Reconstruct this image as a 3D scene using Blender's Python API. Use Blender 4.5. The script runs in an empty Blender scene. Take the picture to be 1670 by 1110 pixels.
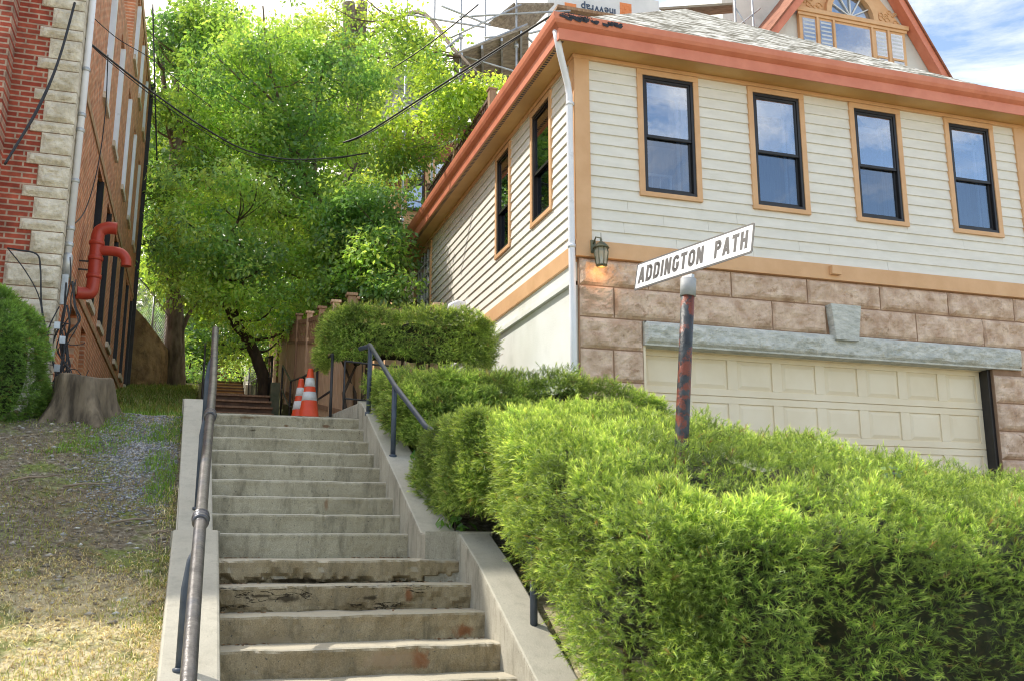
import bpy, math, random
import numpy as np
from mathutils import Vector, Matrix
random.seed(7); rng = np.random.default_rng(7)
S = bpy.context.scene
COL = S.collection

# ------------------------------------------------------------------ camera model (photo geometry)
F = 1596.0; YAW = math.radians(17.8); PITCH = math.radians(11.9); EZ = 1.6
_fw = np.array([math.sin(YAW)*math.cos(PITCH), math.cos(YAW)*math.cos(PITCH), math.sin(PITCH)])
_rt = np.array([math.cos(YAW), -math.sin(YAW), 0.0]); _up = np.cross(_rt, _fw)
def at(u, v, **k):
    """point on the world plane x=/y=/z= seen at photo pixel (u,v)"""
    r = _fw + _rt*(u-835)/F + _up*(555-v)/F
    (a, val), = k.items(); i = 'xyz'.index(a)
    C = np.array([0, 0, EZ]); t = (val-C[i])/r[i]
    return C + t*r

# ------------------------------------------------------------------ materials
def newmat(name):
    m = bpy.data.materials.new(name); m.use_nodes = True
    nt = m.node_tree; b = nt.nodes['Principled BSDF']
    return m, nt, b
def N(nt, t, **k):
    n = nt.nodes.new(t)
    for a, v in k.items(): setattr(n, a, v)
    return n
def rgba(c): return (c[0], c[1], c[2], 1.0)
def ramp(nt, fac, stops, interp='LINEAR'):
    r = N(nt, 'ShaderNodeValToRGB'); e = r.color_ramp.elements; r.color_ramp.interpolation = interp
    while len(e) < len(stops): e.new(0.5)
    for i, (p, c) in enumerate(stops): e[i].position = p; e[i].color = rgba(c)
    nt.links.new(fac, r.inputs[0]); return r.outputs[0]
def noise(nt, vec, scale, detail=4, rough=.55, dist=0):
    n = N(nt, 'ShaderNodeTexNoise'); n.inputs['Scale'].default_value = scale; n.inputs['Detail'].default_value = detail
    n.inputs['Roughness'].default_value = rough; n.inputs['Distortion'].default_value = dist
    nt.links.new(vec, n.inputs['Vector']); return n.outputs['Fac']
def coords(nt, sc=(1, 1, 1), rot=(0, 0, 0)):
    t = N(nt, 'ShaderNodeTexCoord'); mp = N(nt, 'ShaderNodeMapping'); mp.inputs['Scale'].default_value = sc
    mp.inputs['Rotation'].default_value = rot
    nt.links.new(t.outputs['Object'], mp.inputs[0]); return mp.outputs[0]
def mix(nt, f, a, b, mode='MIX'):
    m = N(nt, 'ShaderNodeMixRGB', blend_type=mode)
    for s, x in ((0, f), (1, a), (2, b)):
        if isinstance(x, (int, float)): m.inputs[s].default_value = x
        elif isinstance(x, (tuple, list)): m.inputs[s].default_value = rgba(x)
        else: nt.links.new(x, m.inputs[s])
    return m.outputs[0]
def bump(nt, b, h, strength=.3, dist=.01):
    n = N(nt, 'ShaderNodeBump'); n.inputs['Strength'].default_value = strength; n.inputs['Distance'].default_value = dist
    nt.links.new(h, n.inputs['Height']); nt.links.new(n.outputs[0], b.inputs['Normal'])
def pm(name, c1, c2, scale=6, rough=.7, bmp=.2, bscale=None, metallic=0, sc=(1, 1, 1), c3=None, s3=1.2, t3=(.55, .7), spec=.5, bdist=.01, lo=.35, hi=.65):
    """two colour noise paint, optional third colour in blotches"""
    m, nt, b = newmat(name); co = coords(nt, sc)
    col = ramp(nt, noise(nt, co, scale, 6), [(lo, c1), (hi, c2)])
    if c3 is not None:
        msk = ramp(nt, noise(nt, co, s3, 7, .65), [(t3[0], (0, 0, 0)), (t3[1], (1, 1, 1))])
        col = mix(nt, msk, col, c3)
    nt.links.new(col, b.inputs['Base Color'])
    b.inputs['Roughness'].default_value = rough; b.inputs['Metallic'].default_value = metallic
    b.inputs['Specular IOR Level'].default_value = spec
    if bmp: bump(nt, b, noise(nt, co, bscale or scale*8, 5), bmp, bdist)
    return m

M = {}
def concrete(name, stain=None, crack=False, base=((.25, .235, .18), (.40, .375, .30))):
    m, nt, b = newmat(name); co = coords(nt)
    c = ramp(nt, noise(nt, co, 2.2, 8, .65), [(.3, base[0]), (.7, base[1])])
    fine = ramp(nt, noise(nt, co, 140, 3), [(.3, (.72, .72, .72)), (.7, (1.15, 1.15, 1.15))])
    c = mix(nt, 1.0, c, fine, 'MULTIPLY')
    dk = ramp(nt, noise(nt, coords(nt, (3, 3, .8)), 3.1, 8, .7), [(.5, (0, 0, 0)), (.72, (.75, .75, .75))])
    c = mix(nt, dk, c, (.11, .10, .07))
    pits = ramp(nt, noise(nt, co, 60, 2), [(.68, (0, 0, 0)), (.72, (1, 1, 1))])
    c = mix(nt, pits, c, (.12, .11, .09))
    if stain is not None:
        for (cx, cz, rx, rz, tint) in stain:
            mp = N(nt, 'ShaderNodeMapping'); mp.inputs['Location'].default_value = (-cx/rx, 0, -cz/rz); mp.inputs['Scale'].default_value = (1/rx, 0, 1/rz)
            tc = N(nt, 'ShaderNodeTexCoord'); nt.links.new(tc.outputs['Object'], mp.inputs[0])
            ln = N(nt, 'ShaderNodeVectorMath', operation='LENGTH'); nt.links.new(mp.outputs[0], ln.inputs[0])
            ad = N(nt, 'ShaderNodeMath', operation='MULTIPLY_ADD'); nt.links.new(noise(nt, co, 18, 4), ad.inputs[0]); ad.inputs[1].default_value = 1.3
            nt.links.new(ln.outputs['Value'], ad.inputs[2])
            mk = ramp(nt, ad.outputs[0], [(.45, (.85, .85, .85)), (1.0, (0, 0, 0))]); mk.node.color_ramp.interpolation = 'EASE'
            # noise mean .5*1.3=.65 : centre .65 .. edge 1.65
            sb = N(nt, 'ShaderNodeMath', operation='SUBTRACT'); nt.links.new(ad.outputs[0], sb.inputs[0]); sb.inputs[1].default_value = .45
            nt.links.new(sb.outputs[0], mk.node.inputs[0])
            c = mix(nt, mk, c, tint)
    h = noise(nt, co, 90, 6, .7)
    if crack:
        w = N(nt, 'ShaderNodeMapping'); w.inputs['Scale'].default_value = (1.0, 1, 5.0); tc = N(nt, 'ShaderNodeTexCoord'); nt.links.new(tc.outputs['Object'], w.inputs[0])
        n2 = noise(nt, w.outputs[0], 1.7, 6, .6)
        ab = N(nt, 'ShaderNodeMath', operation='SUBTRACT'); nt.links.new(n2, ab.inputs[0]); ab.inputs[1].default_value = .5
        a2 = N(nt, 'ShaderNodeMath', operation='ABSOLUTE'); nt.links.new(ab.outputs[0], a2.inputs[0])
        ck = ramp(nt, a2.outputs[0], [(.004, (1, 1, 1)), (.012, (0, 0, 0))])
        gate = ramp(nt, noise(nt, co, 2.0, 2), [(.48, (0, 0, 0)), (.52, (1, 1, 1))])
        ck = mix(nt, 1.0, ck, gate, 'MULTIPLY'); c = mix(nt, ck, c, (.03, .022, .014))
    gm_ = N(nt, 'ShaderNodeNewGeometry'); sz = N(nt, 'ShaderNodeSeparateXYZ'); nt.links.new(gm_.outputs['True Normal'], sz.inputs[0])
    tf = ramp(nt, sz.outputs[2], [(.35, (0, 0, 0)), (.8, (.55, .55, .55))]); c = mix(nt, tf, c, (.58, .55, .46))  # upward faces paler: highlight on treads and nosings painted into the colour
    nt.links.new(c, b.inputs['Base Color']); b.inputs['Roughness'].default_value = .92
    b.inputs['Specular IOR Level'].default_value = .2
    bump(nt, b, h, .5, .006)
    return m
RUST = (.22, .08, .03); HOLE = (.035, .026, .016)
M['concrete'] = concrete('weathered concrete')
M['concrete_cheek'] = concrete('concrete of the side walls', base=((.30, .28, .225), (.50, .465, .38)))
M['tan_paint'] = pm('tan trim paint', (.66, .38, .19), (.74, .45, .24), 3, .55, .08, 60, c3=(.56, .31, .15), t3=(.62, .8))
M['soffit'] = pm('ochre soffit paint', (.60, .34, .12), (.66, .40, .15), 3, .6, .05)
M['salmon'] = pm('salmon gutter paint', (.64, .20, .115), (.72, .25, .15), 4, .42, .05, c3=(.52, .14, .07), t3=(.62, .78))
M['siding'] = pm('cream clapboard paint', (.745, .715, .645), (.825, .795, .73), 2.5, .6, .12, 40, sc=(1, 1, 4), c3=(.66, .63, .53), t3=(.6, .8))
M['stucco_white'] = pm('white stucco', (.70, .71, .66), (.80, .81, .77), 1.5, .85, .25, 50, c3=(.5, .51, .46), s3=.9, t3=(.55, .85))
M['stucco_grey'] = pm('pale stucco', (.62, .62, .60), (.72, .72, .70), 1.5, .85, .4, 30)
M['black_frame'] = pm('bronze black window metal', (.012, .011, .012), (.022, .02, .022), 5, .35, .05)
M['black_iron'] = pm('black painted iron', (.015, .015, .017), (.03, .028, .028), 8, .45, .3, c3=(.08, .035, .02), s3=7, t3=(.64, .74))
M['blue_iron'] = pm('worn dark blue iron', (.035, .05, .075), (.07, .09, .12), 8, .45, .3, 40, c3=(.13, .06, .03), s3=8, t3=(.6, .72))
M['bare_iron'] = pm('worn steel pipe', (.075, .073, .075), (.165, .158, .155), 14, .38, .35, 60, metallic=.5, sc=(1, 1, 1), c3=(.075, .085, .11), s3=5, t3=(.5, .65))
M['galv'] = pm('galvanised steel', (.42, .44, .46), (.58, .60, .62), 6, .4, .1, metallic=.6)
M['course_stone'] = pm('weathered brownstone course', (.36, .22, .12), (.50, .34, .21), 6, .9, .6, 17)
M['collar'] = pm('dull grey collar paint', (.30, .31, .32), (.42, .43, .44), 8, .6, .2)
M['white_metal'] = pm('white enamelled downspout', (.80, .81, .86), (.86, .87, .92), 4, .4, .05, c3=(.5, .5, .48), s3=4, t3=(.62, .8))
M['lantern_metal'] = pm('verdigris brass', (.13, .15, .11), (.22, .20, .12), 20, .45, .2, metallic=.5)
M['grey_stone'] = pm('grey granite lintel', (.46, .475, .44), (.66, .665, .62), 7, .8, .7, 14, sc=(1, 1, 2.2), c3=(.36, .38, .34), s3=5, t3=(.58, .72), bdist=.03)
M['pink_block'] = pm('pink split face block', (.50, .34, .24), (.76, .59, .46), 5, .9, 1.0, 11, c3=(.36, .22, .14), s3=7, t3=(.58, .72), bdist=.03)
M['mortar'] = pm('brown mortar', (.26, .16, .10), (.32, .20, .13), 9, .9, .2)
M['garage'] = pm('cream garage door paint', (.80, .69, .50), (.86, .76, .58), 2, .45, .03)
M['quoin'] = pm('rough tan quoin stone', (.54, .48, .37), (.78, .72, .60), 8, .9, 1.0, 17, c3=(.34, .27, .17), s3=4, t3=(.58, .75), bdist=.03)
M['red_pipe'] = pm('red painted pipe', (.42, .05, .03), (.50, .07, .04), 5, .38, .1, c3=(.3, .04, .025), s3=5, t3=(.6, .8))
M['cable'] = pm('black cable sheath', (.012, .013, .016), (.025, .027, .032), 10, .5, 0)
M['bark'] = pm('grey brown bark', (.10, .075, .055), (.24, .19, .15), 9, .95, 1.0, 18, sc=(1, 1, .3), bdist=.03)
M['bark_dark'] = pm('dark bark', (.045, .032, .024), (.11, .075, .055), 9, .95, 1.0, 18, sc=(1, 1, .3), bdist=.02)
M['stump'] = pm('weathered stump wood', (.05, .038, .026), (.24, .19, .13), 9, .95, 1.0, 20, sc=(1, 1, .22), bdist=.03)
M['twig'] = pm('dry twig', (.16, .12, .085), (.30, .24, .18), 12, .9, .3)
M['fence_wood'] = pm('weathered fence wood', (.52, .34, .21), (.70, .50, .34), 6, .8, .4, 20, sc=(4, 4, .6))
M['fence_post'] = pm('brown post wood', (.26, .15, .09), (.40, .25, .15), 6, .8, .4, 20, sc=(4, 4, .6))
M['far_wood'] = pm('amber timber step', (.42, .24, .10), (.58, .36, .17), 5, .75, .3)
M['far_tread'] = pm('dark brown tread', (.10, .06, .04), (.18, .11, .07), 6, .8, .3)  # dark brown timber of the path steps
M['dark_wood'] = pm('dark brown railing wood', (.09, .045, .03), (.16, .085, .055), 6, .7, .3)
M['white_text'] = pm('worn white sign face', (.78, .78, .80), (.84, .84, .86), 3, .4, .04)
M['sign_black'] = pm('charcoal sign paint', (.045, .04, .04), (.06, .055, .055), 8, .5, .05)
M['cone_red'] = pm('orange red cone plastic', (.75, .07, .02), (.82, .10, .03), 6, .45, .1)
M['cone_white'] = pm('reflective cone band', (.62, .62, .62), (.75, .75, .75), 12, .4, .05)
M['plank'] = pm('scaffold planks', (.22, .18, .14), (.40, .34, .27), 5, .85, .5, 20, sc=(.5, 3, 3))
M['redwall'] = pm('rust red shingle wall', (.22, .075, .04), (.34, .13, .07), 8, .8, .5, 20)
M['rock'] = pm('brown fieldstone', (.20, .13, .07), (.40, .27, .14), 3.2, .95, 1.0, 7, bdist=.06, c3=(.11, .08, .05), s3=5, t3=(.55, .7))
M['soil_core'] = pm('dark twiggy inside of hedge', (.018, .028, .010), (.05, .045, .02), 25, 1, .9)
M['interior'] = pm('dim room', (.03, .035, .045), (.06, .065, .075), 1.5, .9, 0)
M['blind'] = pm('white roller blind', (.55, .58, .62), (.66, .68, .72), 3, .7, 0)
M['curtain'] = pm('grey blue curtain', (.12, .16, .20), (.24, .29, .34), 9, .9, .3, sc=(4, 4, .3))
M['leafpile'] = pm('fallen brown leaves', (.22, .12, .06), (.35, .2, .1), 20, .9, .3)
M['wrap'] = pm('white house wrap', (.66, .68, .70), (.78, .79, .81), 1.5, .5, .3, 5)
M['wrap_blue'] = pm('blue printed ink', (.04, .07, .13), (.05, .08, .15), 5, .6, 0)
M['wrap_orange'] = pm('orange printed ink', (.75, .25, .08), (.80, .28, .10), 5, .6, 0)
M['asphalt'] = pm('asphalt', (.04, .04, .042), (.065, .065, .067), 8, .9, .5, 120)
M['green_bin'] = pm('moss stained concrete', (.12, .14, .08), (.2, .2, .13), 6, .9, .3)

def glassmat(fac=.36, tint=(.74, .80, .88), nm='window glass'):
    m, nt, b = newmat(nm); nt.nodes.remove(b)
    o = nt.nodes['Material Output']; g = N(nt, 'ShaderNodeBsdfGlossy'); g.inputs['Roughness'].default_value = .015; g.inputs['Color'].default_value = (.92, .95, 1, 1)
    t = N(nt, 'ShaderNodeBsdfTransparent'); t.inputs[0].default_value = rgba(tint)
    ms = N(nt, 'ShaderNodeMixShader'); ms.inputs[0].default_value = fac
    co = coords(nt); bm = N(nt, 'ShaderNodeBump'); bm.inputs['Strength'].default_value = .05; bm.inputs['Distance'].default_value = .02
    nt.links.new(noise(nt, co, 3, 2), bm.inputs['Height']); nt.links.new(bm.outputs[0], g.inputs['Normal'])
    nt.links.new(t.outputs[0], ms.inputs[1]); nt.links.new(g.outputs[0], ms.inputs[2]); nt.links.new(ms.outputs[0], o.inputs[0]); return m
M['glass'] = glassmat(); M['glass_low'] = glassmat(.20, (.50, .58, .68), 'screened lower glass')

def brickmat(name, axes, c1, c2, mortar, w, h, ms=.012, bmp=.5, shift=.5, var=.5, noise_c=None):
    m, nt, b = newmat(name); tc = N(nt, 'ShaderNodeTexCoord'); sp = N(nt, 'ShaderNodeSeparateXYZ'); cb = N(nt, 'ShaderNodeCombineXYZ')
    nt.links.new(tc.outputs['Object'], sp.inputs[0])
    nt.links.new(sp.outputs['XYZ'.index(axes[0])], cb.inputs[0]); nt.links.new(sp.outputs['XYZ'.index(axes[1])], cb.inputs[1])
    br = N(nt, 'ShaderNodeTexBrick'); br.offset = shift; nt.links.new(cb.outputs[0], br.inputs['Vector'])
    br.inputs['Color1'].default_value = rgba(c1); br.inputs['Color2'].default_value = rgba(c2); br.inputs['Mortar'].default_value = rgba(mortar)
    br.inputs['Scale'].default_value = 1; br.inputs['Mortar Size'].default_value = ms; br.inputs['Mortar Smooth'].default_value = .2
    br.inputs['Brick Width'].default_value = w; br.inputs['Row Height'].default_value = h; br.inputs['Bias'].default_value = -.1
    co = coords(nt)
    v = ramp(nt, noise(nt, co, 5, 6, .65), [(.3, (1-var, 1-var, 1-var)), (.7, (1+var*.6,)*3)])
    c = mix(nt, 1.0, br.outputs['Color'], v, 'MULTIPLY')
    if noise_c: c = mix(nt, ramp(nt, noise(nt, co, 1.1, 6), [(.5, (0, 0, 0)), (.7, (.6, .6, .6))]), c, noise_c)
    nt.links.new(c, b.inputs['Base Color']); b.inputs['Roughness'].default_value = .88
    inv = N(nt, 'ShaderNodeMath', operation='SUBTRACT'); inv.inputs[0].default_value = 1; nt.links.new(br.outputs['Fac'], inv.inputs[1])
    ad = N(nt, 'ShaderNodeMath', operation='MULTIPLY_ADD'); nt.links.new(noise(nt, co, 40, 4), ad.inputs[0]); ad.inputs[1].default_value = .35; nt.links.new(inv.outputs[0], ad.inputs[2])
    bump(nt, b, ad.outputs[0], bmp, .008)
    return m
M['brick'] = brickmat('red brick front', 'XZ', (.33, .055, .03), (.46, .10, .055), (.50, .36, .27), .23, .0675, .011)
M['brick_return'] = brickmat('red brick return', 'YZ', (.33, .055, .03), (.46, .10, .055), (.50, .36, .27), .23, .0675, .011)
M['brick_side'] = brickmat('orange brown brick side', 'YZ', (.50, .175, .08), (.64, .25, .115), (.66, .42, .28), .23, .0675, .012, noise_c=(.48, .24, .10))
M['shingle'] = brickmat('bleached roof shingles', 'XY', (.13, .12, .10), (.72, .69, .62), (.10, .09, .08), .26, .13, .004, .8, .43, .6)
M['shingle_far'] = brickmat('grey slate roof', 'XZ', (.30, .30, .28), (.52, .51, .47), (.14, .14, .13), .3, .2, .012, .5)

def leafmat(name, trans=.45, rough=.5, gloss=.06):
    m, nt, b = newmat(name); nt.nodes.remove(b); o = nt.nodes['Material Output']
    a = N(nt, 'ShaderNodeAttribute', attribute_name='Col')
    d = N(nt, 'ShaderNodeBsdfDiffuse'); t = N(nt, 'ShaderNodeBsdfTranslucent'); g = N(nt, 'ShaderNodeBsdfGlossy'); g.inputs['Roughness'].default_value = rough
    nt.links.new(a.outputs['Color'], d.inputs[0])
    tc = mix(nt, 1.0, a.outputs['Color'], (1.55, 1.35, .70), 'MULTIPLY'); nt.links.new(tc, t.inputs[0])
    m1 = N(nt, 'ShaderNodeMixShader'); m1.inputs[0].default_value = trans
    nt.links.new(d.outputs[0], m1.inputs[1]); nt.links.new(t.outputs[0], m1.inputs[2])
    m2 = N(nt, 'ShaderNodeMixShader'); m2.inputs[0].default_value = gloss
    nt.links.new(m1.outputs[0], m2.inputs[1]); nt.links.new(g.outputs[0], m2.inputs[2]); nt.links.new(m2.outputs[0], o.inputs[0])
    return m
M['leaf'] = leafmat('tree leaves', .58); M['yew'] = leafmat('yew needles', .45, .45, .05); M['grassblade'] = leafmat('grass blades', .3, .6, .03)
def colmat(name):
    m, nt, b = newmat(name); a = N(nt, 'ShaderNodeAttribute', attribute_name='Col'); nt.links.new(a.outputs['Color'], b.inputs['Base Color']); b.inputs['Roughness'].default_value = .9; return m
M['vcol'] = colmat('stones and litter')

# ------------------------------------------------------------------ object helpers
def W(o):
    v = Vector((0, 0, 0))
    while o is not None: v += o.location; o = o.parent
    return v
def tag(o, label=None, cat=None, group=None, kind=None):
    if label: o['label'] = label
    if cat: o['category'] = cat
    if group: o['group'] = group
    if kind: o['kind'] = kind
    return o
def thing(name, label, cat, loc=(0, 0, 0), group=None):
    o = bpy.data.objects.new(name, None); COL.objects.link(o); o.location = [float(c) for c in loc]; o.empty_display_size = .2
    return tag(o, label, cat, group)
def link(name, me, mat, parent):
    o = bpy.data.objects.new(name, me); COL.objects.link(o)
    if mat is not None: me.materials.append(mat)
    if parent is not None: o.parent = parent
    return o
class MB:
    def __init__(s): s.v = []; s.f = []; s.sm = []
    def add(s, vs, fs, smooth=False):
        n = len(s.v); s.v += [tuple(map(float, p)) for p in vs]; s.f += [tuple(i+n for i in f) for f in fs]; s.sm += [smooth]*len(fs); return s
    def box(s, x0, x1, y0, y1, z0, z1):
        return s.add([(x0, y0, z0), (x1, y0, z0), (x1, y1, z0), (x0, y1, z0), (x0, y0, z1), (x1, y0, z1), (x1, y1, z1), (x0, y1, z1)],
                     [(0, 3, 2, 1), (4, 5, 6, 7), (0, 1, 5, 4), (1, 2, 6, 5), (2, 3, 7, 6), (3, 0, 4, 7)])
    def hexa(s, a, b):
        """two matching loops of points -> closed prism"""
        n = len(a)
        return s.add(list(a)+list(b), [tuple(range(n))[::-1], tuple(range(n, 2*n))]+[(i, (i+1) % n, n+(i+1) % n, n+i) for i in range(n)])
    def extr(s, prof, axis, a, b):
        """profile of 2D points extruded along axis x or y"""
        if axis == 'x': return s.hexa([(a, p[0], p[1]) for p in prof], [(b, p[0], p[1]) for p in prof])
        if axis == 'y': return s.hexa([(p[0], a, p[1]) for p in prof], [(p[0], b, p[1]) for p in prof])
        return s.hexa([(p[0], p[1], a) for p in prof], [(p[0], p[1], b) for p in prof])
    def bar(s, p, q, w, h=None):
        """square bar between two points"""
        h = h or w; p = Vector([float(c) for c in p]); q = Vector([float(c) for c in q]); d = (q-p).normalized()
        u = d.cross(Vector((0, 0, 1))); u = Vector((1, 0, 0)) if u.length < 1e-4 else u.normalized(); v = u.cross(d).normalized()
        A = [p+u*(w/2)*a+v*(h/2)*b for a, b in ((-1, -1), (1, -1), (1, 1), (-1, 1))]; B = [x+(q-p) for x in A]
        return s.hexa(A, B)
    def tube(s, pts, r, n=10, cap=True):
        pts = [Vector([float(c) for c in p]) for p in pts]; rs = r if isinstance(r, (list, tuple)) else [r]*len(pts)
        vs = []; fs = []; pu = None
        for i, p in enumerate(pts):
            d = (pts[min(i+1, len(pts)-1)]-pts[max(i-1, 0)]); d = d.normalized() if d.length > 1e-9 else Vector((0, 0, 1))
            if pu is None: u = d.orthogonal().normalized()
            else:
                u = pu-d*pu.dot(d); u = u.normalized() if u.length > 1e-6 else d.orthogonal().normalized()
            pu = u; w = d.cross(u)
            for k in range(n):
                a = 2*math.pi*k/n; vs.append(p+(u*math.cos(a)+w*math.sin(a))*rs[i])
        for i in range(len(pts)-1):
            for k in range(n): fs.append((i*n+k, i*n+(k+1) % n, (i+1)*n+(k+1) % n, (i+1)*n+k))
        s.add(vs, fs, True)
        if cap:
            m = len(s.v)-len(vs); s.f += [tuple(m+k for k in range(n))[::-1], tuple(m+(len(pts)-1)*n+k for k in range(n))]; s.sm += [False, False]
        return s
    def lathe(s, c, prof, n=20, smooth=True):
        vs = []; fs = []
        for (r, z) in prof:
            for k in range(n): a = 2*math.pi*k/n; vs.append((c[0]+r*math.cos(a), c[1]+r*math.sin(a), c[2]+z))
        for i in range(len(prof)-1):
            for k in range(n): fs.append((i*n+k, i*n+(k+1) % n, (i+1)*n+(k+1) % n, (i+1)*n+k))
        fs += [tuple(range(n))[::-1], tuple((len(prof)-1)*n+k for k in range(n))]
        return s.add(vs, fs, smooth)
    def build(s, name, mat, parent=None, bevel=0, origin=None):
        off = W(parent) if parent is not None else Vector((0, 0, 0))
        if origin is not None: off = off+Vector([float(c) for c in origin])
        me = bpy.data.meshes.new(name); me.from_pydata([(p[0]-off.x, p[1]-off.y, p[2]-off.z) for p in s.v], [], s.f)
        me.polygons.foreach_set('use_smooth', s.sm); me.update()
        o = link(name, me, M[mat] if isinstance(mat, str) else mat, parent)
        if origin is not None: o.location = [float(c) for c in origin]
        if bevel:
            b = o.modifiers.new('bevel', 'BEVEL'); b.width = bevel; b.segments = 2; b.limit_method = 'ANGLE'; b.angle_limit = math.radians(40)
        return o
def np_mesh(name, V, Fc, mat, parent=None, col=None, smooth=False, origin=None):
    """big mesh straight from numpy arrays; V (n,3), Fc (m,k)"""
    off = np.array(W(parent)) if parent is not None else np.zeros(3)
    if origin is not None: off = off+np.array(origin, float)
    me = bpy.data.meshes.new(name); n = len(V); m, k = Fc.shape
    me.vertices.add(n); me.vertices.foreach_set('co', (V-off).astype(np.float32).ravel())
    me.loops.add(m*k); me.loops.foreach_set('vertex_index', Fc.astype(np.int32).ravel())
    me.polygons.add(m); me.polygons.foreach_set('loop_start', np.arange(0, m*k, k, dtype=np.int32))
    if smooth: me.polygons.foreach_set('use_smooth', np.ones(m, bool))
    me.update(calc_edges=True)
    if col is not None:
        a = me.color_attributes.new('Col', 'FLOAT_COLOR', 'POINT'); c = np.ones((n, 4), np.float32); c[:, :3] = col; a.data.foreach_set('color', c.ravel())
    o = link(name, me, mat, parent)
    if origin is not None: o.location = [float(c) for c in origin]
    return o

def vnoise(P, scale, seed=0):
    """value noise in 0..1 on (n,3) points"""
    Q = np.asarray(P, float)*scale+seed*17.31; I = np.floor(Q).astype(np.int64); f = Q-I; f = f*f*(3-2*f)
    def h(i, j, k):
        x = (i*73856093) ^ (j*19349663) ^ (k*83492791) ^ (seed*2654435); x = (x ^ (x >> 13))*1274126177; x &= 0x7fffffff; x ^= x >> 16
        return (x % 65536)/65535.0
    r = 0
    for a in (0, 1):
        for b in (0, 1):
            for c in (0, 1):
                w = (f[:, 0] if a else 1-f[:, 0])*(f[:, 1] if b else 1-f[:, 1])*(f[:, 2] if c else 1-f[:, 2])
                r = r+w*h(I[:, 0]+a, I[:, 1]+b, I[:, 2]+c)
    return r
def unit(a): return a/np.maximum(np.linalg.norm(a, axis=1, keepdims=True), 1e-9)

# ------------------------------------------------------------------ terrain
XH, YH = 4.21, 10.5                 # front left corner of the cream house
YB, XB = 12.0, -1.69                # front right corner of the brick building
gY = [-200, 3.9, 4.2, 5.5, 7.8, 10.8, 12, 17, 20, 26, 37, 60, 120, 400]
gZ = [-.02, -.02, .28, .85, 1.62, 2.92, 3.0, 3.85, 4.45, 5.55, 7.6, 11.5, 16, 30]
hY = [-200, 3.9, 10.5, 21, 26, 37, 60, 120, 400]
hZ = [-.02, -.02, 1.75, 2.2, 5.0, 7.3, 11.5, 16, 30]
def ground(x, y):
    x = np.asarray(x, float); y = np.asarray(y, float)
    a = np.interp(y, gY, gZ); b = np.interp(y, hY, hZ); t = np.clip((x-4.0)/1.1, 0, 1); t = t*t*(3-2*t)
    return a*(1-t)+b*t
def terrain():
    xs = np.unique(np.round(np.concatenate([np.arange(-200, -12, 12), np.arange(-12, -3, .75), np.arange(-3, 0, .06), np.arange(0, 2.4, .2), np.arange(2.4, 12, .4), np.arange(12, 200, 12)]), 3))
    ys = np.unique(np.round(np.concatenate([np.arange(-200, 3.6, 12), np.arange(3.6, 13, .06), np.arange(13, 42, .5), np.arange(42, 400, 15)]), 3))
    X, Y = np.meshgrid(xs, ys); Z = ground(X, Y)
    P = np.stack([X.ravel(), Y.ravel(), 0*X.ravel()], 1)
    b = (vnoise(P, .9, 1)-.5)*.10+(vnoise(P, 3.5, 2)-.5)*.05+(vnoise(P, 14, 3)-.5)*.018
    fade = np.clip((P[:, 1]-4.0)/.5, 0, 1); Zf = Z.ravel()+b*fade
    inside = (P[:, 0] > -.02) & (P[:, 0] < 1.98) & (P[:, 1] > 3.95) & (P[:, 1] < 40)
    Zf[inside] -= .75
    V = np.stack([X.ravel(), Y.ravel(), Zf], 1); nx = len(xs); ny = len(ys)
    i = np.arange(ny-1)[:, None]*nx+np.arange(nx-1)[None, :]; Fc = np.stack([i, i+1, i+nx+1, i+nx], -1).reshape(-1, 4)
    m, nt, bs = newmat('bank of soil straw and grass'); co = coords(nt)
    sep = N(nt, 'ShaderNodeSeparateXYZ'); nt.links.new(co, sep.inputs[0])
    n1 = noise(nt, co, 2.4, 8, .68); n2 = noise(nt, co, 22, 6, .7); n3 = noise(nt, co, 5, 6, .65)
    soil = ramp(nt, n2, [(.32, (.085, .068, .045)), (.55, (.24, .205, .15)), (.70, (.50, .46, .37))])
    straw = ramp(nt, n2, [(.28, (.26, .20, .11)), (.5, (.66, .57, .37)), (.72, (.88, .80, .60))])
    green = ramp(nt, n2, [(.3, (.09, .12, .03)), (.7, (.27, .33, .09))])
    # dry straw in front, soil and gravel further up
    y = N(nt, 'ShaderNodeMath', operation='MULTIPLY_ADD'); nt.links.new(n3, y.inputs[0]); y.inputs[1].default_value = 1.6; nt.links.new(sep.outputs[1], y.inputs[2])
    mr = N(nt, 'ShaderNodeMapRange'); nt.links.new(y.outputs[0], mr.inputs[0]); mr.inputs[1].default_value = 7.2; mr.inputs[2].default_value = 8.3
    c = mix(nt, mr.outputs[0], straw, soil)
    gm = ramp(nt, n1, [(.50, (0, 0, 0)), (.62, (.85, .85, .85))]); c = mix(nt, gm, c, green)
    mr2 = N(nt, 'ShaderNodeMapRange'); nt.links.new(sep.outputs[1], mr2.inputs[0]); mr2.inputs[1].default_value = 13; mr2.inputs[2].default_value = 15
    c = mix(nt, mr2.outputs[0], c, mix(nt, n1, (.04, .055, .015), (.09, .075, .04)))
    nt.links.new(c, bs.inputs['Base Color']); bs.inputs['Roughness'].default_value = 1; bs.inputs['Specular IOR Level'].default_value = .1
    bump(nt, bs, n2, .8, .03)
    tag(np_mesh('ground', V, Fc, m, smooth=True), kind='structure')
terrain()
def quadz(name, mat, x0, x1, y0, y1, z, kind='structure'):
    b = MB(); b.box(x0, x1, y0, y1, z-.12, z); return tag(b.build(name, mat), kind=kind)
quadz('sidewalk', 'concrete_cheek', -40, 60, 1.9, 3.95, .004)
quadz('road', 'asphalt', -200, 200, -9, 1.75, -.008)
quadz('kerb', 'grey_stone', -60, 60, 1.75, 1.9, .012)
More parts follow.
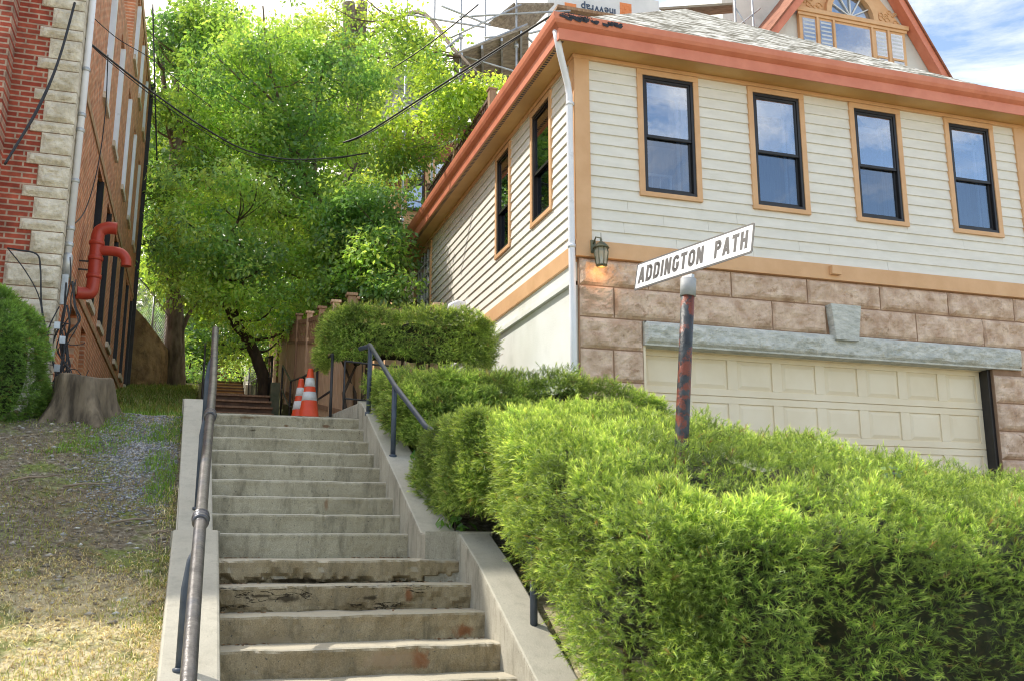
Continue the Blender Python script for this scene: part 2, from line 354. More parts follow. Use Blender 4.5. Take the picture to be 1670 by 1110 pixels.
# driveway in front of the garage
b = MB(); b.hexa([(5.0, 3.95, -.05), (10.4, 3.95, -.05), (10.4, 10.42, 1.70), (5.0, 10.42, 1.70)], [(5.0, 3.95, .01), (10.4, 3.95, .01), (10.4, 10.42, 1.79), (5.0, 10.42, 1.79)])
tag(b.build('driveway', 'asphalt'), kind='structure')
# landing path above the stairs
b = MB()
b.hexa([(.08, 10.63, 2.5), (1.66, 10.63, 2.5), (1.66, 17, 2.8), (.08, 17, 2.8)], [(.08, 10.63, 2.976), (1.66, 10.63, 2.976), (1.66, 17, 3.30), (.08, 17, 3.30)])
tag(b.build('path', 'concrete'), kind='structure')
b = MB(); b.hexa([(.1, 20, 4.0), (1.3, 20, 4.0), (1.3, 31, 5.5), (.1, 31, 5.5)], [(.1, 20, 4.5), (1.3, 20, 4.5), (1.3, 31, 6.1), (.1, 31, 6.1)])
tag(b.build('path', 'concrete'), kind='structure')

# ------------------------------------------------------------------ concrete stairs
def rough_step(x0, x1, yf, yb, z0, z1, rough=.004, chips=0, seed=0, erode=0):
    """a step block with a rounded irregular nosing; front face yf, back yb"""
    n = 150; xs = np.linspace(x0, x1, n); prof = [(yf+.0, z0), (yf, z1-.168), (yf, z1-.155), (yf, z1-.135), (yf, z1-.115), (yf, z1-.09), (yf, z1-.055), (yf-.004, z1-.022), (yf+.002, z1-.008), (yf+.016, z1), (yf+.12, z1+.001), (yb, z1+.002), (yb, z0)]
    vs = []
    for i, x in enumerate(xs):
        for j, (y, z) in enumerate(prof):
            P = np.array([[x, y, z]]); dy = (vnoise(P, 6, seed)[0]-.5)*rough*2+(vnoise(P, 30, seed+1)[0]-.5)*rough*2; dz = (vnoise(P, 5, seed+2)[0]-.5)*rough*1.5
            ch = 0
            if erode and 1 <= j <= 5:
                e_ = vnoise(np.array([[x*1.0, 0, seed+.5]]), 2.6, 31)[0]*.45+vnoise(np.array([[x, 0, seed]]), 9, 32)[0]*.3+vnoise(np.array([[x, z*3, seed]]), 26, 33)[0]*.25; lim = (1.3, 1.1, .75, .4, .1)[j-1]
                ch = max(0, min(1, (e_-.42)*8-(1-lim)*1.6))*erode
            if chips and 5 < j <= 9:
                c = vnoise(np.array([[x, 0, seed]]), 9, seed+5)[0]; c2 = vnoise(np.array([[x, 0, seed]]), 34, seed+6)[0]
                ch = max(0, c*.6+c2*.4-(1-chips))*.12
            vs.append((x, y+(dy+ch if j < 11 else 0), z+(dz-(ch*.5 if j in (8, 9) else 0) if 5 < j < 12 else 0)))
    k = len(prof); fs = []
    for i in range(n-1):
        for j in range(k): fs.append((i*k+j, i*k+(j+1) % k, (i+1)*k+(j+1) % k, (i+1)*k+j))
    fs = [f[::-1] for f in fs]
    fs += [tuple(range(k))[::-1][::-1], tuple((n-1)*k+j for j in range(k))[::-1]]
    b = MB(); b.add(vs, fs, False); return b
ST = thing('concrete_staircase', 'flight of worn grey concrete steps climbing between two sloped concrete side walls', 'staircase', (1.0, 4.4, 0))
# (front y, top z, x0, x1)
low = [(4.42, .165), (4.77, .335), (5.12, .505), (5.47, .675), (5.81, .842), (6.16, 1.01), (6.51, 1.18), (6.86, 1.35), (7.20, 1.515)]
up = [(7.87+i*.339, 1.515+.19+i*.1575) for i in range(9)]
stains = {8: [(.75, 1.365, .35, .035, HOLE), (1.5, 1.35, .30, .022, HOLE)], 7: [(.62, 1.265, .17, .040, HOLE), (1.18, 1.262, .07, .026, HOLE), (1.45, 1.28, .05, .08, RUST), (.45, 1.285, .12, .018, HOLE)], 6: [(1.75, 1.06, .1, .07, RUST), (.5, 1.02, .3, .05, (.32, .26, .17))],
          5: [(1.38, .93, .10, .09, RUST), (1.2, .93, .28, .10, (.30, .22, .14))], 11: [(1.0, 2.09, .04, .06, RUST), (1.08, 1.96, .03, .09, (.26, .17, .10))], 16: [(.52, 2.76, .05, .022, HOLE)], 17: [(.5, 2.93, .13, .025, (.16, .1, .05)), (1.3, 2.87, .07, .03, (.16, .085, .045)), (.88, 2.86, .05, .018, (.17, .1, .05))]}
allsteps = [(y, z, .19, 1.9) for y, z in low]+[(y, z, .155-.05*i/8, 1.65) for i, (y, z) in enumerate(up)]
steplab = {7: 'step with dark crumbling cracks across its riser', 8: 'wide chipped landing step with a dark gap below its nosing', 5: 'step with a rust stain on the right of its riser', 11: 'step with a small rust mark in the middle of its riser'}
for i, (y, z, x0, x1) in enumerate(allsteps):
    yn = allsteps[i+1][0] if i+1 < len(allsteps) else y+.3
    z0 = z-.30 if i > 0 else -.1
    chips = .42 if i == 8 else (.36 if i in (7, 6) else .26 if i in (9, 5) else .22)
    bb = rough_step(x0-.06, x1+.06, y, yn+.05, z0, z, .009 if i < 9 else .0045, chips, i, .08 if i == 8 else (.03 if i == 7 else 0))
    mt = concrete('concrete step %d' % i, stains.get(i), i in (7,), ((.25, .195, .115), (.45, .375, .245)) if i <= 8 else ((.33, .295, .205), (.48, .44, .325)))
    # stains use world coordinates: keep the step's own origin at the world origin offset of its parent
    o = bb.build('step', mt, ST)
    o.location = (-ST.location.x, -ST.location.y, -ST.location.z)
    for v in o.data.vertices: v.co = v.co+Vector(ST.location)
    if i in steplab: o['label'] = steplab[i]

def wall_strip(xi, xo, pts, zb, seed=0, bev=.015):
    """sloped wall: list of (y, ztop, xi, xo) -> solid, subdivided"""
    b = MB(); prev = None
    for (y, zt, a, c, zl) in pts:
        ring = [(a, y, zl), (a, y, zt), (c, y, zt), (c, y, zl)]
        b.v += [tuple(map(float, p)) for p in ring]
    n = len(pts)
    for i in range(n-1):
        for j in range(4):
            b.f.append((i*4+j, i*4+(j+1) % 4, (i+1)*4+(j+1) % 4, (i+1)*4+j)); b.sm.append(False)
    b.f += [(0, 1, 2, 3), tuple((n-1)*4+j for j in range(4))[::-1]]; b.sm += [False, False]
    return b
LW = thing('side_wall', 'sloped concrete side wall left of the steps carrying the steel pipe rail', 'wall', (0, 4.2, 0))
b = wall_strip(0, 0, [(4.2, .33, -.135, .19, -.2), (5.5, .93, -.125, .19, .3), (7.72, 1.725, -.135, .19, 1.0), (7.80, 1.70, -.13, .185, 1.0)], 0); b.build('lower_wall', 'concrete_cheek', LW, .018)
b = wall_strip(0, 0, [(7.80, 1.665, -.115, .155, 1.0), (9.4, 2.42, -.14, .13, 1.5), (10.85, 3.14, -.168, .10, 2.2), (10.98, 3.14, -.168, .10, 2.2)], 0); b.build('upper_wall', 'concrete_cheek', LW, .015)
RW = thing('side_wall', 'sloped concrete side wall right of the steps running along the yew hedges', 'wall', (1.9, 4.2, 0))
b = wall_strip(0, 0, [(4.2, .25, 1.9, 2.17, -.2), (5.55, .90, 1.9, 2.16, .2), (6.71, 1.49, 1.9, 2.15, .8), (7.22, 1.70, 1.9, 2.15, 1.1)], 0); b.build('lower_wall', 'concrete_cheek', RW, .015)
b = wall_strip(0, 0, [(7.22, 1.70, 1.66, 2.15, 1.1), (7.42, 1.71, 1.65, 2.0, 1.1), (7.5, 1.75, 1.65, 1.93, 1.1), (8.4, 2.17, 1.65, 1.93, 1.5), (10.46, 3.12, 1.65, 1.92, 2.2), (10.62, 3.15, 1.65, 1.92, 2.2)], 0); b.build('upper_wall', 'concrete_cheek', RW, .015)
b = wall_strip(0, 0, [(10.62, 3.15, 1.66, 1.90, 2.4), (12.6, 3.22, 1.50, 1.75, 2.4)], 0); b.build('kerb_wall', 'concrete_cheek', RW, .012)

# ------------------------------------------------------------------ railings of the main stairs
def capz(y): return float(np.interp(y, [4.2, 5.5, 7.72, 7.8, 9.4, 10.85], [.33, .93, 1.725, 1.68, 2.42, 3.14]))
LR = thing('pipe_handrail', 'heavy worn steel pipe handrail on the left side wall of the steps', 'handrail', (.03, 5.6, capz(5.6)))
railpts = [(.02, 3.6, .72), (.024, 4.3, 1.03), (.033, 5.2, 1.42), (.044, 6.0, 1.76), (.060, 7.0, 2.17), (.078, 8.0, 2.58), (.095, 9.0, 3.03), (.102, 10.2, 3.58), (.106, 10.95, 3.93)]
def smooth_path(pts, k=6):
    P = [np.array(p, float) for p in pts]; out = []
    for i in range(len(P)-1):
        p0 = P[max(i-1, 0)]; p1 = P[i]; p2 = P[i+1]; p3 = P[min(i+2, len(P)-1)]
        for j in range(k):
            t = j/k; out.append(.5*((2*p1)+(-p0+p2)*t+(2*p0-5*p1+4*p2-p3)*t*t+(-p0+3*p1-3*p2+p3)*t**3))
    out.append(P[-1]); return out
MB().tube(smooth_path(railpts), .0345, 20).build('rail', 'bare_iron', LR)
def lerp_rail(pts, y):
    a = np.array(pts); return np.array([np.interp(y, a[:, 1], a[:, 0]), y, np.interp(y, a[:, 1], a[:, 2])])
for y in (4.25, 5.62, 8.28, 9.85):
    p = lerp_rail(railpts, y); MB().tube([(p[0]-.052, y, capz(y)-.05), (p[0]-.05, y, p[2]-.22), (p[0]-.03, y, p[2]-.07), (p[0], y, p[2])], .026, 14).lathe((p[0]-.052, y, capz(y)), [(.040, -.01), (.040, .008), (.026, .014)]).build('post', 'blue_iron', LR)
for y in (6.0, 8.1):
    p = lerp_rail(railpts, y); d = lerp_rail(railpts, y+.05)-p; d = d/np.linalg.norm(d); q = [p+d*t for t in (-.06, -.055, -.035, -.03, -.012, 0, .012, .03, .035, .055, .06)]
    MB().tube(q, [.038, .048, .048, .041, .046, .052, .046, .041, .048, .048, .038], 20).build('collar', 'bare_iron', LR)
RR = thing('pipe_handrail', 'slim dark blue pipe handrail on the right side wall, half sunk in the hedges', 'handrail', (2.06, 6.1, 1.15))
rr = [(2.07, 6.0, 1.60), (2.13, 6.9, 2.05), (2.03, 7.45, 2.32), (1.81, 8.0, 2.59), (1.72, 8.95, 3.08), (1.68, 10.15, 3.69)]
MB().tube(rr, .024, 12).tube([(1.68, 10.15, 3.69), (1.68, 10.2, 3.705), (1.67, 10.26, 3.70), (1.60, 10.36, 3.69)], .024, 12).build('rail', 'blue_iron', RR)
for (x, y, zb, zt) in ((1.72, 8.95, 2.42, 3.08), (1.68, 10.15, 2.97, 3.69), (2.07, 6.0, 1.10, 1.60)):
    MB().tube([(x, y, zb), (x, y, zt)], .024, 12).lathe((x, y, zb), [(.036, -.03), (.036, .010), (.026, .016)]).build('post', 'blue_iron', RR)

# ------------------------------------------------------------------ street sign
def text_mesh(name, txt, size, mat, parent, loc, rotm, sx=1.0, spacing=1.0, ext=.0015, offset=0.0):
    cu = bpy.data.curves.new('t', 'FONT'); cu.body = txt; cu.size = size; cu.extrude = ext; cu.align_x = 'CENTER'; cu.align_y = 'CENTER'; cu.space_character = spacing; cu.offset = offset
    tmp = bpy.data.objects.new('t', cu); COL.objects.link(tmp); bpy.context.view_layer.update()
    me = bpy.data.meshes.new_from_object(tmp.evaluated_get(bpy.context.evaluated_depsgraph_get())); bpy.data.objects.remove(tmp)
    o = link(name, me, mat, parent); off = W(parent)
    me.transform(Matrix.Translation(Vector([float(c) for c in loc])-off) @ rotm.to_4x4() @ Matrix.Diagonal((sx, 1, 1, 1))); return o
YP = 5.5
pc = at(1126, 455, y=YP); zb = float(at(1130, 446, y=YP)[2])
BL = at(1034, 475, z=zb); BR = at(1227, 412.5, z=zb)
dirv = BR-BL; Ls = float(np.linalg.norm(dirv)); dirv = dirv/Ls
r1 = at(1041, 421, x=float(BL[0])); Hs = .205
SG = thing('street_sign', 'white ADDINGTON PATH sign on a rusty black post rising from the hedge', 'sign', (pc[0], YP, 0))
pb = np.array(at(1112.5, 700, y=YP)); pt = np.array(at(1122.5, 462, y=YP)); pd = (pt-pb)/np.linalg.norm(pt-pb)
gz = float(ground(pb[0], YP))
def onpost(z): return pb+pd*((z-pb[2])/pd[2])
postm = pm('chipped black and rust post', (.012, .016, .022), (.05, .06, .07), 9, .45, .8, 30, c3=(.20, .045, .022), s3=8.5, t3=(.5, .56), bdist=.01)
zt0 = float(pt[2])
MB().tube([onpost(gz-.3), onpost(gz+.5), onpost(2.2), onpost(2.8), onpost(zt0-.08)], [.044, .044, .0445, .043, .044], 28).build('post', postm, SG)
MB().tube([onpost(zt0-.09), onpost(zt0-.088), onpost(zt0+.028), onpost(zt0+.034)], [.044, .051, .051, .03], 28).build('cap', 'collar', SG)
d3 = Vector(tuple(dirv)); d3.z = 0; d3.normalize(); nrm = Vector((d3.y, -d3.x, 0)); nrm = nrm if nrm.dot(Vector((-pb[0], -YP, 0))) > 0 else -nrm
upv = (Vector((0, 0, 1))-nrm*.19).normalized(); nrm = d3.cross(upv).normalized(); nrm = nrm if nrm.dot(Vector((-pb[0], -YP, -1.5))) > 0 else -nrm
Rm = Matrix((d3, upv, nrm)).transposed()
cen = Vector(tuple((BL+BR)/2))+upv*(Hs/2)
def rrect(w, h, r, n=6):
    out = []
    for cx, cy, a0 in ((w/2-r, h/2-r, 0), (-w/2+r, h/2-r, 90), (-w/2+r, -h/2+r, 180), (w/2-r, -h/2+r, 270)):
        for k in range(n+1): a = math.radians(a0+90*k/n); out.append((cx+r*math.cos(a), cy+r*math.sin(a)))
    return out
def plate(w, h, r, z0, z1):
    return MB().hexa([cen+Rm @ Vector((x, y, z0)) for x, y in rrect(w, h, r)], [cen+Rm @ Vector((x, y, z1)) for x, y in rrect(w, h, r)])
bd = plate(Ls, Hs, .016, -.0015, .0015).build('board', 'sign_black', SG)
plate(Ls-.026, Hs-.026, .010, .0016, .0028).build('face', 'white_text', bd)
plate(Ls-.020, Hs-.020, .010, -.0028, -.0016).build('back', 'white_text', bd)
# plain condensed capitals drawn as strokes on a 0..1 high grid (w, strokes)
T_ = .215
def arcp(cx, cy, rx, ry, a0, a1, n=12): return [(cx+rx*math.cos(math.radians(a0+(a1-a0)*k/n)), cy+ry*math.sin(math.radians(a0+(a1-a0)*k/n))) for k in range(n+1)]
h_ = T_/2
GL = {'A': (.62, [[(h_*.9, 0), (.31, 1)], [(.62-h_*.9, 0), (.31, 1)], [(.14, .30), (.48, .30)]]),
      'D': (.58, [[(h_, 0), (h_, 1)], [(h_, 1-h_), (.28, 1-h_)]+arcp(.28, .70, .30-h_, .30-h_, 90, 0)+[(.58-h_, .30)]+arcp(.28, .30, .30-h_, .30-h_, 0, -90)+[(h_, h_)]]),
      'I': (T_, [[(h_, 0), (h_, 1)]]),
      'N': (.58, [[(h_, 0), (h_, 1)], [(.58-h_, 0), (.58-h_, 1)], [(h_+.02, .94), (.56-h_, .06)]]),
      'G': (.60, [arcp(.30, .68, .30-h_, .32-h_, 15, 180)+arcp(.30, .32, .30-h_, .32-h_, 180, 360)+[(.60-h_, .46)], [(.34, .46), (.60, .46)]]),
      'T': (.56, [[(.28, 0), (.28, 1)], [(0, 1-h_), (.56, 1-h_)]]),
      'O': (.60, [arcp(.30, .68, .30-h_, .32-h_, 0, 180)+arcp(.30, .32, .30-h_, .32-h_, 180, 360)+[(.60-h_, .68)]]),
      'P': (.56, [[(h_, 0), (h_, 1)], [(h_, 1-h_), (.30, 1-h_)]+arcp(.30, .715, .26-h_, .285-h_, 90, -90)+[(h_, .43+h_)]]),
      'H': (.58, [[(h_, 0), (h_, 1)], [(.58-h_, 0), (.58-h_, 1)], [(h_, .5), (.58-h_, .5)]])}
def onsign(u, v):
    rr_ = _fw+_rt*(u-835)/F+_up*(555-v)/F; C_ = np.array([0, 0, EZ]); nv_ = np.array(nrm); t = ((np.array(cen)-C_) @ nv_)/(rr_ @ nv_); return float((C_+rr_*t-np.array(cen)) @ np.array(d3))
def lettering(txt, x0, x1, h):
    gap = .13; tot = sum(GL[c][0] for c in txt)+gap*(len(txt)-1); sx = (x1-x0)/tot; x = 0; b = MB(); lay = 0
    for c in txt:
        for st in GL[c][1]:
            lay += 1; z0, z1 = .0030, .0034+.00012*(lay % 5)
            for (p, q) in zip(st[:-1], st[1:]):
                P = Vector((p[0]+x, p[1])); Q = Vector((q[0]+x, q[1])); d = (Q-P)
                if d.length < 1e-5: continue
                d.normalize(); n_ = Vector((-d.y, d.x)); ex = d*(.012 if len(st) > 2 else 0)
                # strokes keep the letter height: clip at 0..1
                R4 = [P-ex-n_*h_, Q+ex-n_*h_, Q+ex+n_*h_, P-ex+n_*h_]; R4 = [Vector((r_.x, min(1, max(0, r_.y)))) for r_ in R4]
                b.hexa([cen+Rm @ Vector((x0+r_.x*sx, (r_.y-.5)*h+.002, z0)) for r_ in R4], [cen+Rm @ Vector((x0+r_.x*sx, (r_.y-.5)*h+.002, z1)) for r_ in R4])
        x += GL[c][0]+gap
    return b.build('lettering', 'sign_black', bd)
lettering('ADDINGTON', onsign(1040.5, 462), onsign(1149.5, 398), Hs*.60); lettering('PATH', onsign(1164.5, 422), onsign(1221.5, 375), Hs*.60)
MB().hexa(*[[Vector(tuple(onpost(zt0)))+ Rm @ Vector((x, y, z)) for x, y in ((-.045, .0), (.045, .0), (.045, .05), (-.045, .05))] for z in (-.005, .02)]).build('clamp', 'galv', SG)

# ------------------------------------------------------------------ cream house
HX1 = 11.2; ZB = 5.0; ZT = 7.63
H = thing('cream_house', 'cream clapboard house with salmon gutters, four front windows and a stone garage storey', 'house', (XH, YH, 1.75))
wins = [(5.03, 5.90), (6.63, 7.49), (8.21, 9.05), (9.80, 10.66)]; WZ0, WZ1 = 5.86, 7.57
swins = [(11.33, 12.17, 5.87, 7.56), (13.10, 13.86, 5.9, 7.56)]
YE = 20.9                                  # back end of the side wall
def clap_front():
    b = MB(); z = ZB+.21; h = .1405
    while z < ZT-.01:
        z1 = min(z+h, ZT); cuts = [w for w in wins if not (z1 <= WZ0+.0 or z >= WZ1)]; xs = [XH+.16]+[c for w in cuts for c in (w[0]+.02, w[1]-.02)]+[HX1-.16]
        for i in range(0, len(xs), 2):
            a, c = xs[i], xs[i+1]
            a_, c_ = a, c
            js_ = [a_]+sorted(random.uniform(a_+.2, c_-.2) for _ in range(int((c_-a_)/2.2)))+[c_] if c_-a_ > .9 else [a_, c_]
            for a, c in zip(js_[:-1], js_[1:]):
              a = a+(.003 if a > a_ else 0); jj = random.uniform(-.0025, .0025)
              b.hexa([(a, YH-.026+jj, z), (a, YH-.006, z1+.012), (a, YH+.05, z1+.012), (a, YH+.05, z)], [(c, YH-.026, z), (c, YH-.006, z1+.012), (c, YH+.05, z1+.012), (c, YH+.05, z)])
        for w in cuts:
            if z < WZ0: a, c, zz = w[0]+.02, w[1]-.02, WZ0+.01; b.hexa([(a, YH-.026, z), (a, YH-.010, zz), (a, YH+.05, zz), (a, YH+.05, z)], [(c, YH-.026, z), (c, YH-.010, zz), (c, YH+.05, zz), (c, YH+.05, z)])
        z += h
    return b
def clap_side():
    b = MB(); z = ZB+.17; h = .1405
    while z < ZT-.01:
        z1 = min(z+h, ZT); cuts = [w for w in swins if not (z1 <= w[2] or z >= w[3])]
        ys = [YH+.13]+[c for w in cuts for c in (w[0]+.02, w[1]-.02)]+[YE-.05]
        if z > 4.9: 
            gw = (18.25, 19.85)
            ys = ys[:-1]+[gw[0]+.02, gw[1]-.02, YE-.05]
        for i in range(0, len(ys), 2):
            a, c = ys[i], ys[i+1]
            if c > a: b.hexa([(XH-.030, a, z), (XH-.006, a, z1+.012), (XH+.05, a, z1+.012), (XH+.05, a, z)], [(XH-.030, c, z), (XH-.006, c, z1+.012), (XH+.05, c, z1+.012), (XH+.05, c, z)])
        for w in cuts:
            if z < w[2]: a, c, zz = w[0]+.02, w[1]-.02, w[2]+.01; b.hexa([(XH-.03, a, z), (XH-.01, a, zz), (XH+.05, a, zz), (XH+.05, a, z)], [(XH-.03, c, z), (XH-.01, c, zz), (XH+.05, c, zz), (XH+.05, c, z)])
        z += h
    return b
clap_front().build('siding', 'siding', H)
clap_side().build('siding', 'siding', H)
# inner shell (keeps light out), with floor and ceiling
b = MB(); b.box(XH+.55, HX1-.05, YH+.85, YE-.05, 4.9, ZT-.03); b.build('inner_wall', 'interior', H)
b = MB(); b.box(HX1-.05, HX1, YH+.02, YE, 1.7, ZT); b.box(XH+.02, HX1, YE-.05, YE+.0, 1.7, ZT); b.build('wall', 'siding', H)
# corner boards, belt, soffit, frieze
MB().box(XH-.04, XH+.16, YH-.045, YH+.02, ZB+.205, ZT-.0).box(XH-.045, XH+.02, YH+.02, YH+.13, ZB+.165, ZT-.0).build('corner_board', 'tan_paint', H, .004)
MB().box(HX1-.16, HX1+.04, YH-.045, YH+.02, ZB+.205, ZT).build('corner_board', 'tan_paint', H, .004)
MB().box(XH-.05, HX1+.05, YH-.055, YH+.05, ZB, ZB+.205).build('belt_board', 'tan_paint', H, .004)
MB().box(XH-.055, XH+.05, YH+.052, YE, ZB-.05, ZB+.165).build('belt_board', 'tan_paint', H, .004)
OV = .34
MB().box(XH-OV, HX1+OV, YH-OV, YH-.0, ZT-.0, ZT+.03).box(XH-OV, XH, YH, YE+.3, ZT, ZT+.03).box(HX1, HX1+OV, YH, YE+.3, ZT, ZT+.03).build('soffit', 'soffit', H)
MB().box(XH+.0, HX1, YH-.05, YH+.0, ZT-.055, ZT-.003).box(XH-.055, XH-.0, YH-.05, YE, ZT-.055, ZT-.003).build('frieze', 'tan_paint', H, .006)
# perforated vent strip under the side eave
b = MB()
b.box(XH-OV+.03, XH-OV+.075, YH-OV+.05, YE+.2, ZT-.006, ZT-.001)
m, nt, bs = newmat('perforated vent strip'); cx_ = N(nt, 'ShaderNodeSeparateXYZ'); nt.links.new(coords(nt), cx_.inputs[0])
md = N(nt, 'ShaderNodeMath', operation='PINGPONG'); nt.links.new(cx_.outputs[1], md.inputs[0]); md.inputs[1].default_value = .03
gt = N(nt, 'ShaderNodeMath', operation='GREATER_THAN'); nt.links.new(md.outputs[0], gt.inputs[0]); gt.inputs[1].default_value = .014
nt.links.new(mix(nt, gt.outputs[0], (.5, .27, .13), (.01, .01, .01)), bs.inputs['Base Color']); b.build('vent_strip', m, H)
# fascia and ogee gutter
FZ = ZT
def gut_prof(s):  # outward distance s from wall plane line, z
    return [(0, FZ-.02), (.02, FZ-.02), (.025, FZ+.12), (.05, FZ+.135), (.085, FZ+.16), (.105, FZ+.20), (.115, FZ+.25), (.118, FZ+.275), (.10, FZ+.275), (.098, FZ+.25), (.0, FZ+.21)]
for side in (0, 1, 2):
    b = MB(); P = gut_prof(0); A = []; Bp = []
    for (o_, z_) in P:
        o_ = o_+OV
        if side == 0: A.append((XH-o_, YH-o_, z_)); Bp.append((HX1+o_, YH-o_, z_))
        elif side == 1: A.append((XH-o_, YE+.3, z_)); Bp.append((XH-o_, YH-o_, z_))
        else: A.append((HX1+o_, YH-o_, z_)); Bp.append((HX1+o_, YE+.3, z_))
    b.hexa(A, Bp); b.build('gutter', 'salmon', H)
# hip roof
ez = FZ+.235; OR = OV+.02; xm = (XH+HX1)/2; hs = .78; hh = (HX1-XH)/2+OR
apex = (xm, YH-OR+hh, ez+hh*hs)
rp = [(XH-OR, YH-OR, ez), (HX1+OR, YH-OR, ez), apex, (XH-OR, YE+.4, ez), (HX1+OR, YE+.4, ez), (xm, YE+.4, apex[2])]
m, nt, bs = newmat('bleached variegated shingles'); tc = N(nt, 'ShaderNodeTexCoord'); sp = N(nt, 'ShaderNodeSeparateXYZ'); cb = N(nt, 'ShaderNodeCombineXYZ')
nt.links.new(tc.outputs['Object'], sp.inputs[0]); nt.links.new(sp.outputs[0], cb.inputs[0]); nt.links.new(sp.outputs[2], cb.inputs[1])
br = N(nt, 'ShaderNodeTexBrick'); br.offset = .37; nt.links.new(cb.outputs[0], br.inputs[0]); br.inputs['Scale'].default_value = 1; br.inputs['Brick Width'].default_value = .20; br.inputs['Row Height'].default_value = .082
br.inputs['Mortar Size'].default_value = .003; br.inputs['Color1'].default_value = (.10, .09, .075, 1); br.inputs['Color2'].default_value = (.74, .71, .64, 1); br.inputs['Mortar'].default_value = (.16, .15, .13, 1); br.inputs['Bias'].default_value = .15
wn = N(nt, 'ShaderNodeTexWhiteNoise'); 
cc = mix(nt, ramp(nt, noise(nt, coords(nt, (1, 1, 3)), 7, 4), [(.50, (0, 0, 0)), (.60, (1, 1, 1))]), br.outputs[0], (.62, .59, .52))
dk_ = ramp(nt, noise(nt, coords(nt, (2.4, 2.4, 13)), 1.5, 3, .6), [(.47, (1, 1, 1)), (.53, (.22, .20, .15))]); cc = mix(nt, 1.0, ramp(nt, noise(nt, coords(nt, (3, 3, 14)), 2.2, 3), [(.4, (.46, .45, .40)), (.6, (.76, .74, .68))]), dk_, 'MULTIPLY')
nt.links.new(cc, bs.inputs['Base Color']); bs.inputs['Roughness'].default_value = .95; bump(nt, bs, br.outputs[1], -.5, .01); M['shingle2'] = m
br.inputs['Brick Width'].default_value = .34; br.inputs['Row Height'].default_value = .10; br.inputs['Bias'].default_value = -.05; br.inputs['Mortar Size'].default_value = .006
b = MB(); b.add(rp, [(0, 1, 2), (3, 0, 2, 5), (1, 4, 5, 2), (3, 5, 4)]); rf = b.build('roof', 'shingle2', H)
sol = rf.modifiers.new('s', 'SOLIDIFY'); sol.thickness = .03; sol.offset = -1
# rotted dark patch at the gutter corner
b = MB()
for i in range(40):
    a = random.random(); x = XH-OV-.05+a*.75; y = YH-OV-.112-.004*random.random(); z = FZ+.29+random.uniform(-.05, .01)-a*.02
    s = random.uniform(.02, .06); b.add([(x, y, z), (x+s*2, y-.004, z-s*.3), (x+s*1.5, y+.0, z-s), (x+.1*s, y-.006, z-s*.8)], [(0, 1, 2, 3)])
b.build('rotten_patch', 'black_frame', H)
# stucco foundation on the side, with sill shelf
MB().box(XH-.045, XH+.1, YH+.05, YE, 1.7, ZB-.337).build('foundation', 'stucco_white', H)
MB().box(XH-.02, XH+.1, YH+.05, YE, ZB-.285, ZB-.053).box(XH-.10, XH-.021, YH+.05, YE, ZB-.335, ZB-.275).build('water_table', 'stucco_white', H)
# windows
def window(x0, x1, z0, z1, split, face='f', grid=False):
    """face f: plane y=YH facing -y ; face s: plane x=XH facing -x (x0,x1 are y range)"""
    def P(a, d, z): return (a, YH-d, z) if face == 'f' else (XH-d, a, z)
    def bx(b, a0, a1, d0, d1, q0, q1):
        p = P(a0, d0, q0); q = P(a1, d1, q1); b.box(min(p[0], q[0]), max(p[0], q[0]), min(p[1], q[1]), max(p[1], q[1]), q0, q1)
    c = .075; b = MB()
    bx(b, x0, x1, -.03, .045, z1-c, z1); bx(b, x0, x1, -.03, .05, z0, z0+c*.8); bx(b, x0, x0+c, -.03, .044, z0+c*.8, z1-c); bx(b, x1-c, x1, -.03, .044, z0+c*.8, z1-c)
    w = b.build('window', 'tan_paint', H, .004)
    a0, a1, q0, q1 = x0+c, x1-c, z0+c*.8, z1-c
    b = MB(); f = .04
    bx(b, a0, a1, -.06, .03, q1-f, q1); bx(b, a0, a1, -.06, .034, q0, q0+f); bx(b, a0, a0+f, -.06, .03, q0+f, q1-f); bx(b, a1-f, a1, -.06, .03, q0+f, q1-f)
    b.build('frame', 'black_frame', w, .004)
    b = MB(); i0, i1 = a0+f, a1-f; g = .028
    for (s0, s1, d) in ((q0+f, split+.012, -.025), (split-.025, q1-f, .004)):
        bx(b, i0, i1, d-.02, d+.012, s0, s0+g+.012); bx(b, i0, i1, d-.02, d+.012, s1-g, s1); bx(b, i0, i0+g, d-.02, d+.012, s0+g, s1-g); bx(b, i1-g, i1, d-.02, d+.012, s0+g, s1-g)
    b.build('sash', 'black_frame', w, .003)
    b = MB(); bx(b, i0+g*.5, i1-g*.5, -.034, -.028, q0+f, split); b.build('glass', 'glass_low', w); b = MB(); bx(b, i0+g*.5, i1-g*.5, -.006, -.001, split, q1-f); b.build('glass', 'glass', w)
    # room behind: reveals, curtain and rolled blind
    b = MB(); bx(b, a0-.02, a0, -.7, -.06, q0, q1); bx(b, a1, a1+.02, -.7, -.06, q0, q1); bx(b, a0, a1, -.7, -.06, q0-.02, q0); bx(b, a0, a1, -.7, -.06, q1, q1+.02); bx(b, a0, a1, -.72, -.70, q0, q1); b.build('reveal', 'interior', w)
    return w, bx, (i0, i1, q0+f, q1-f)
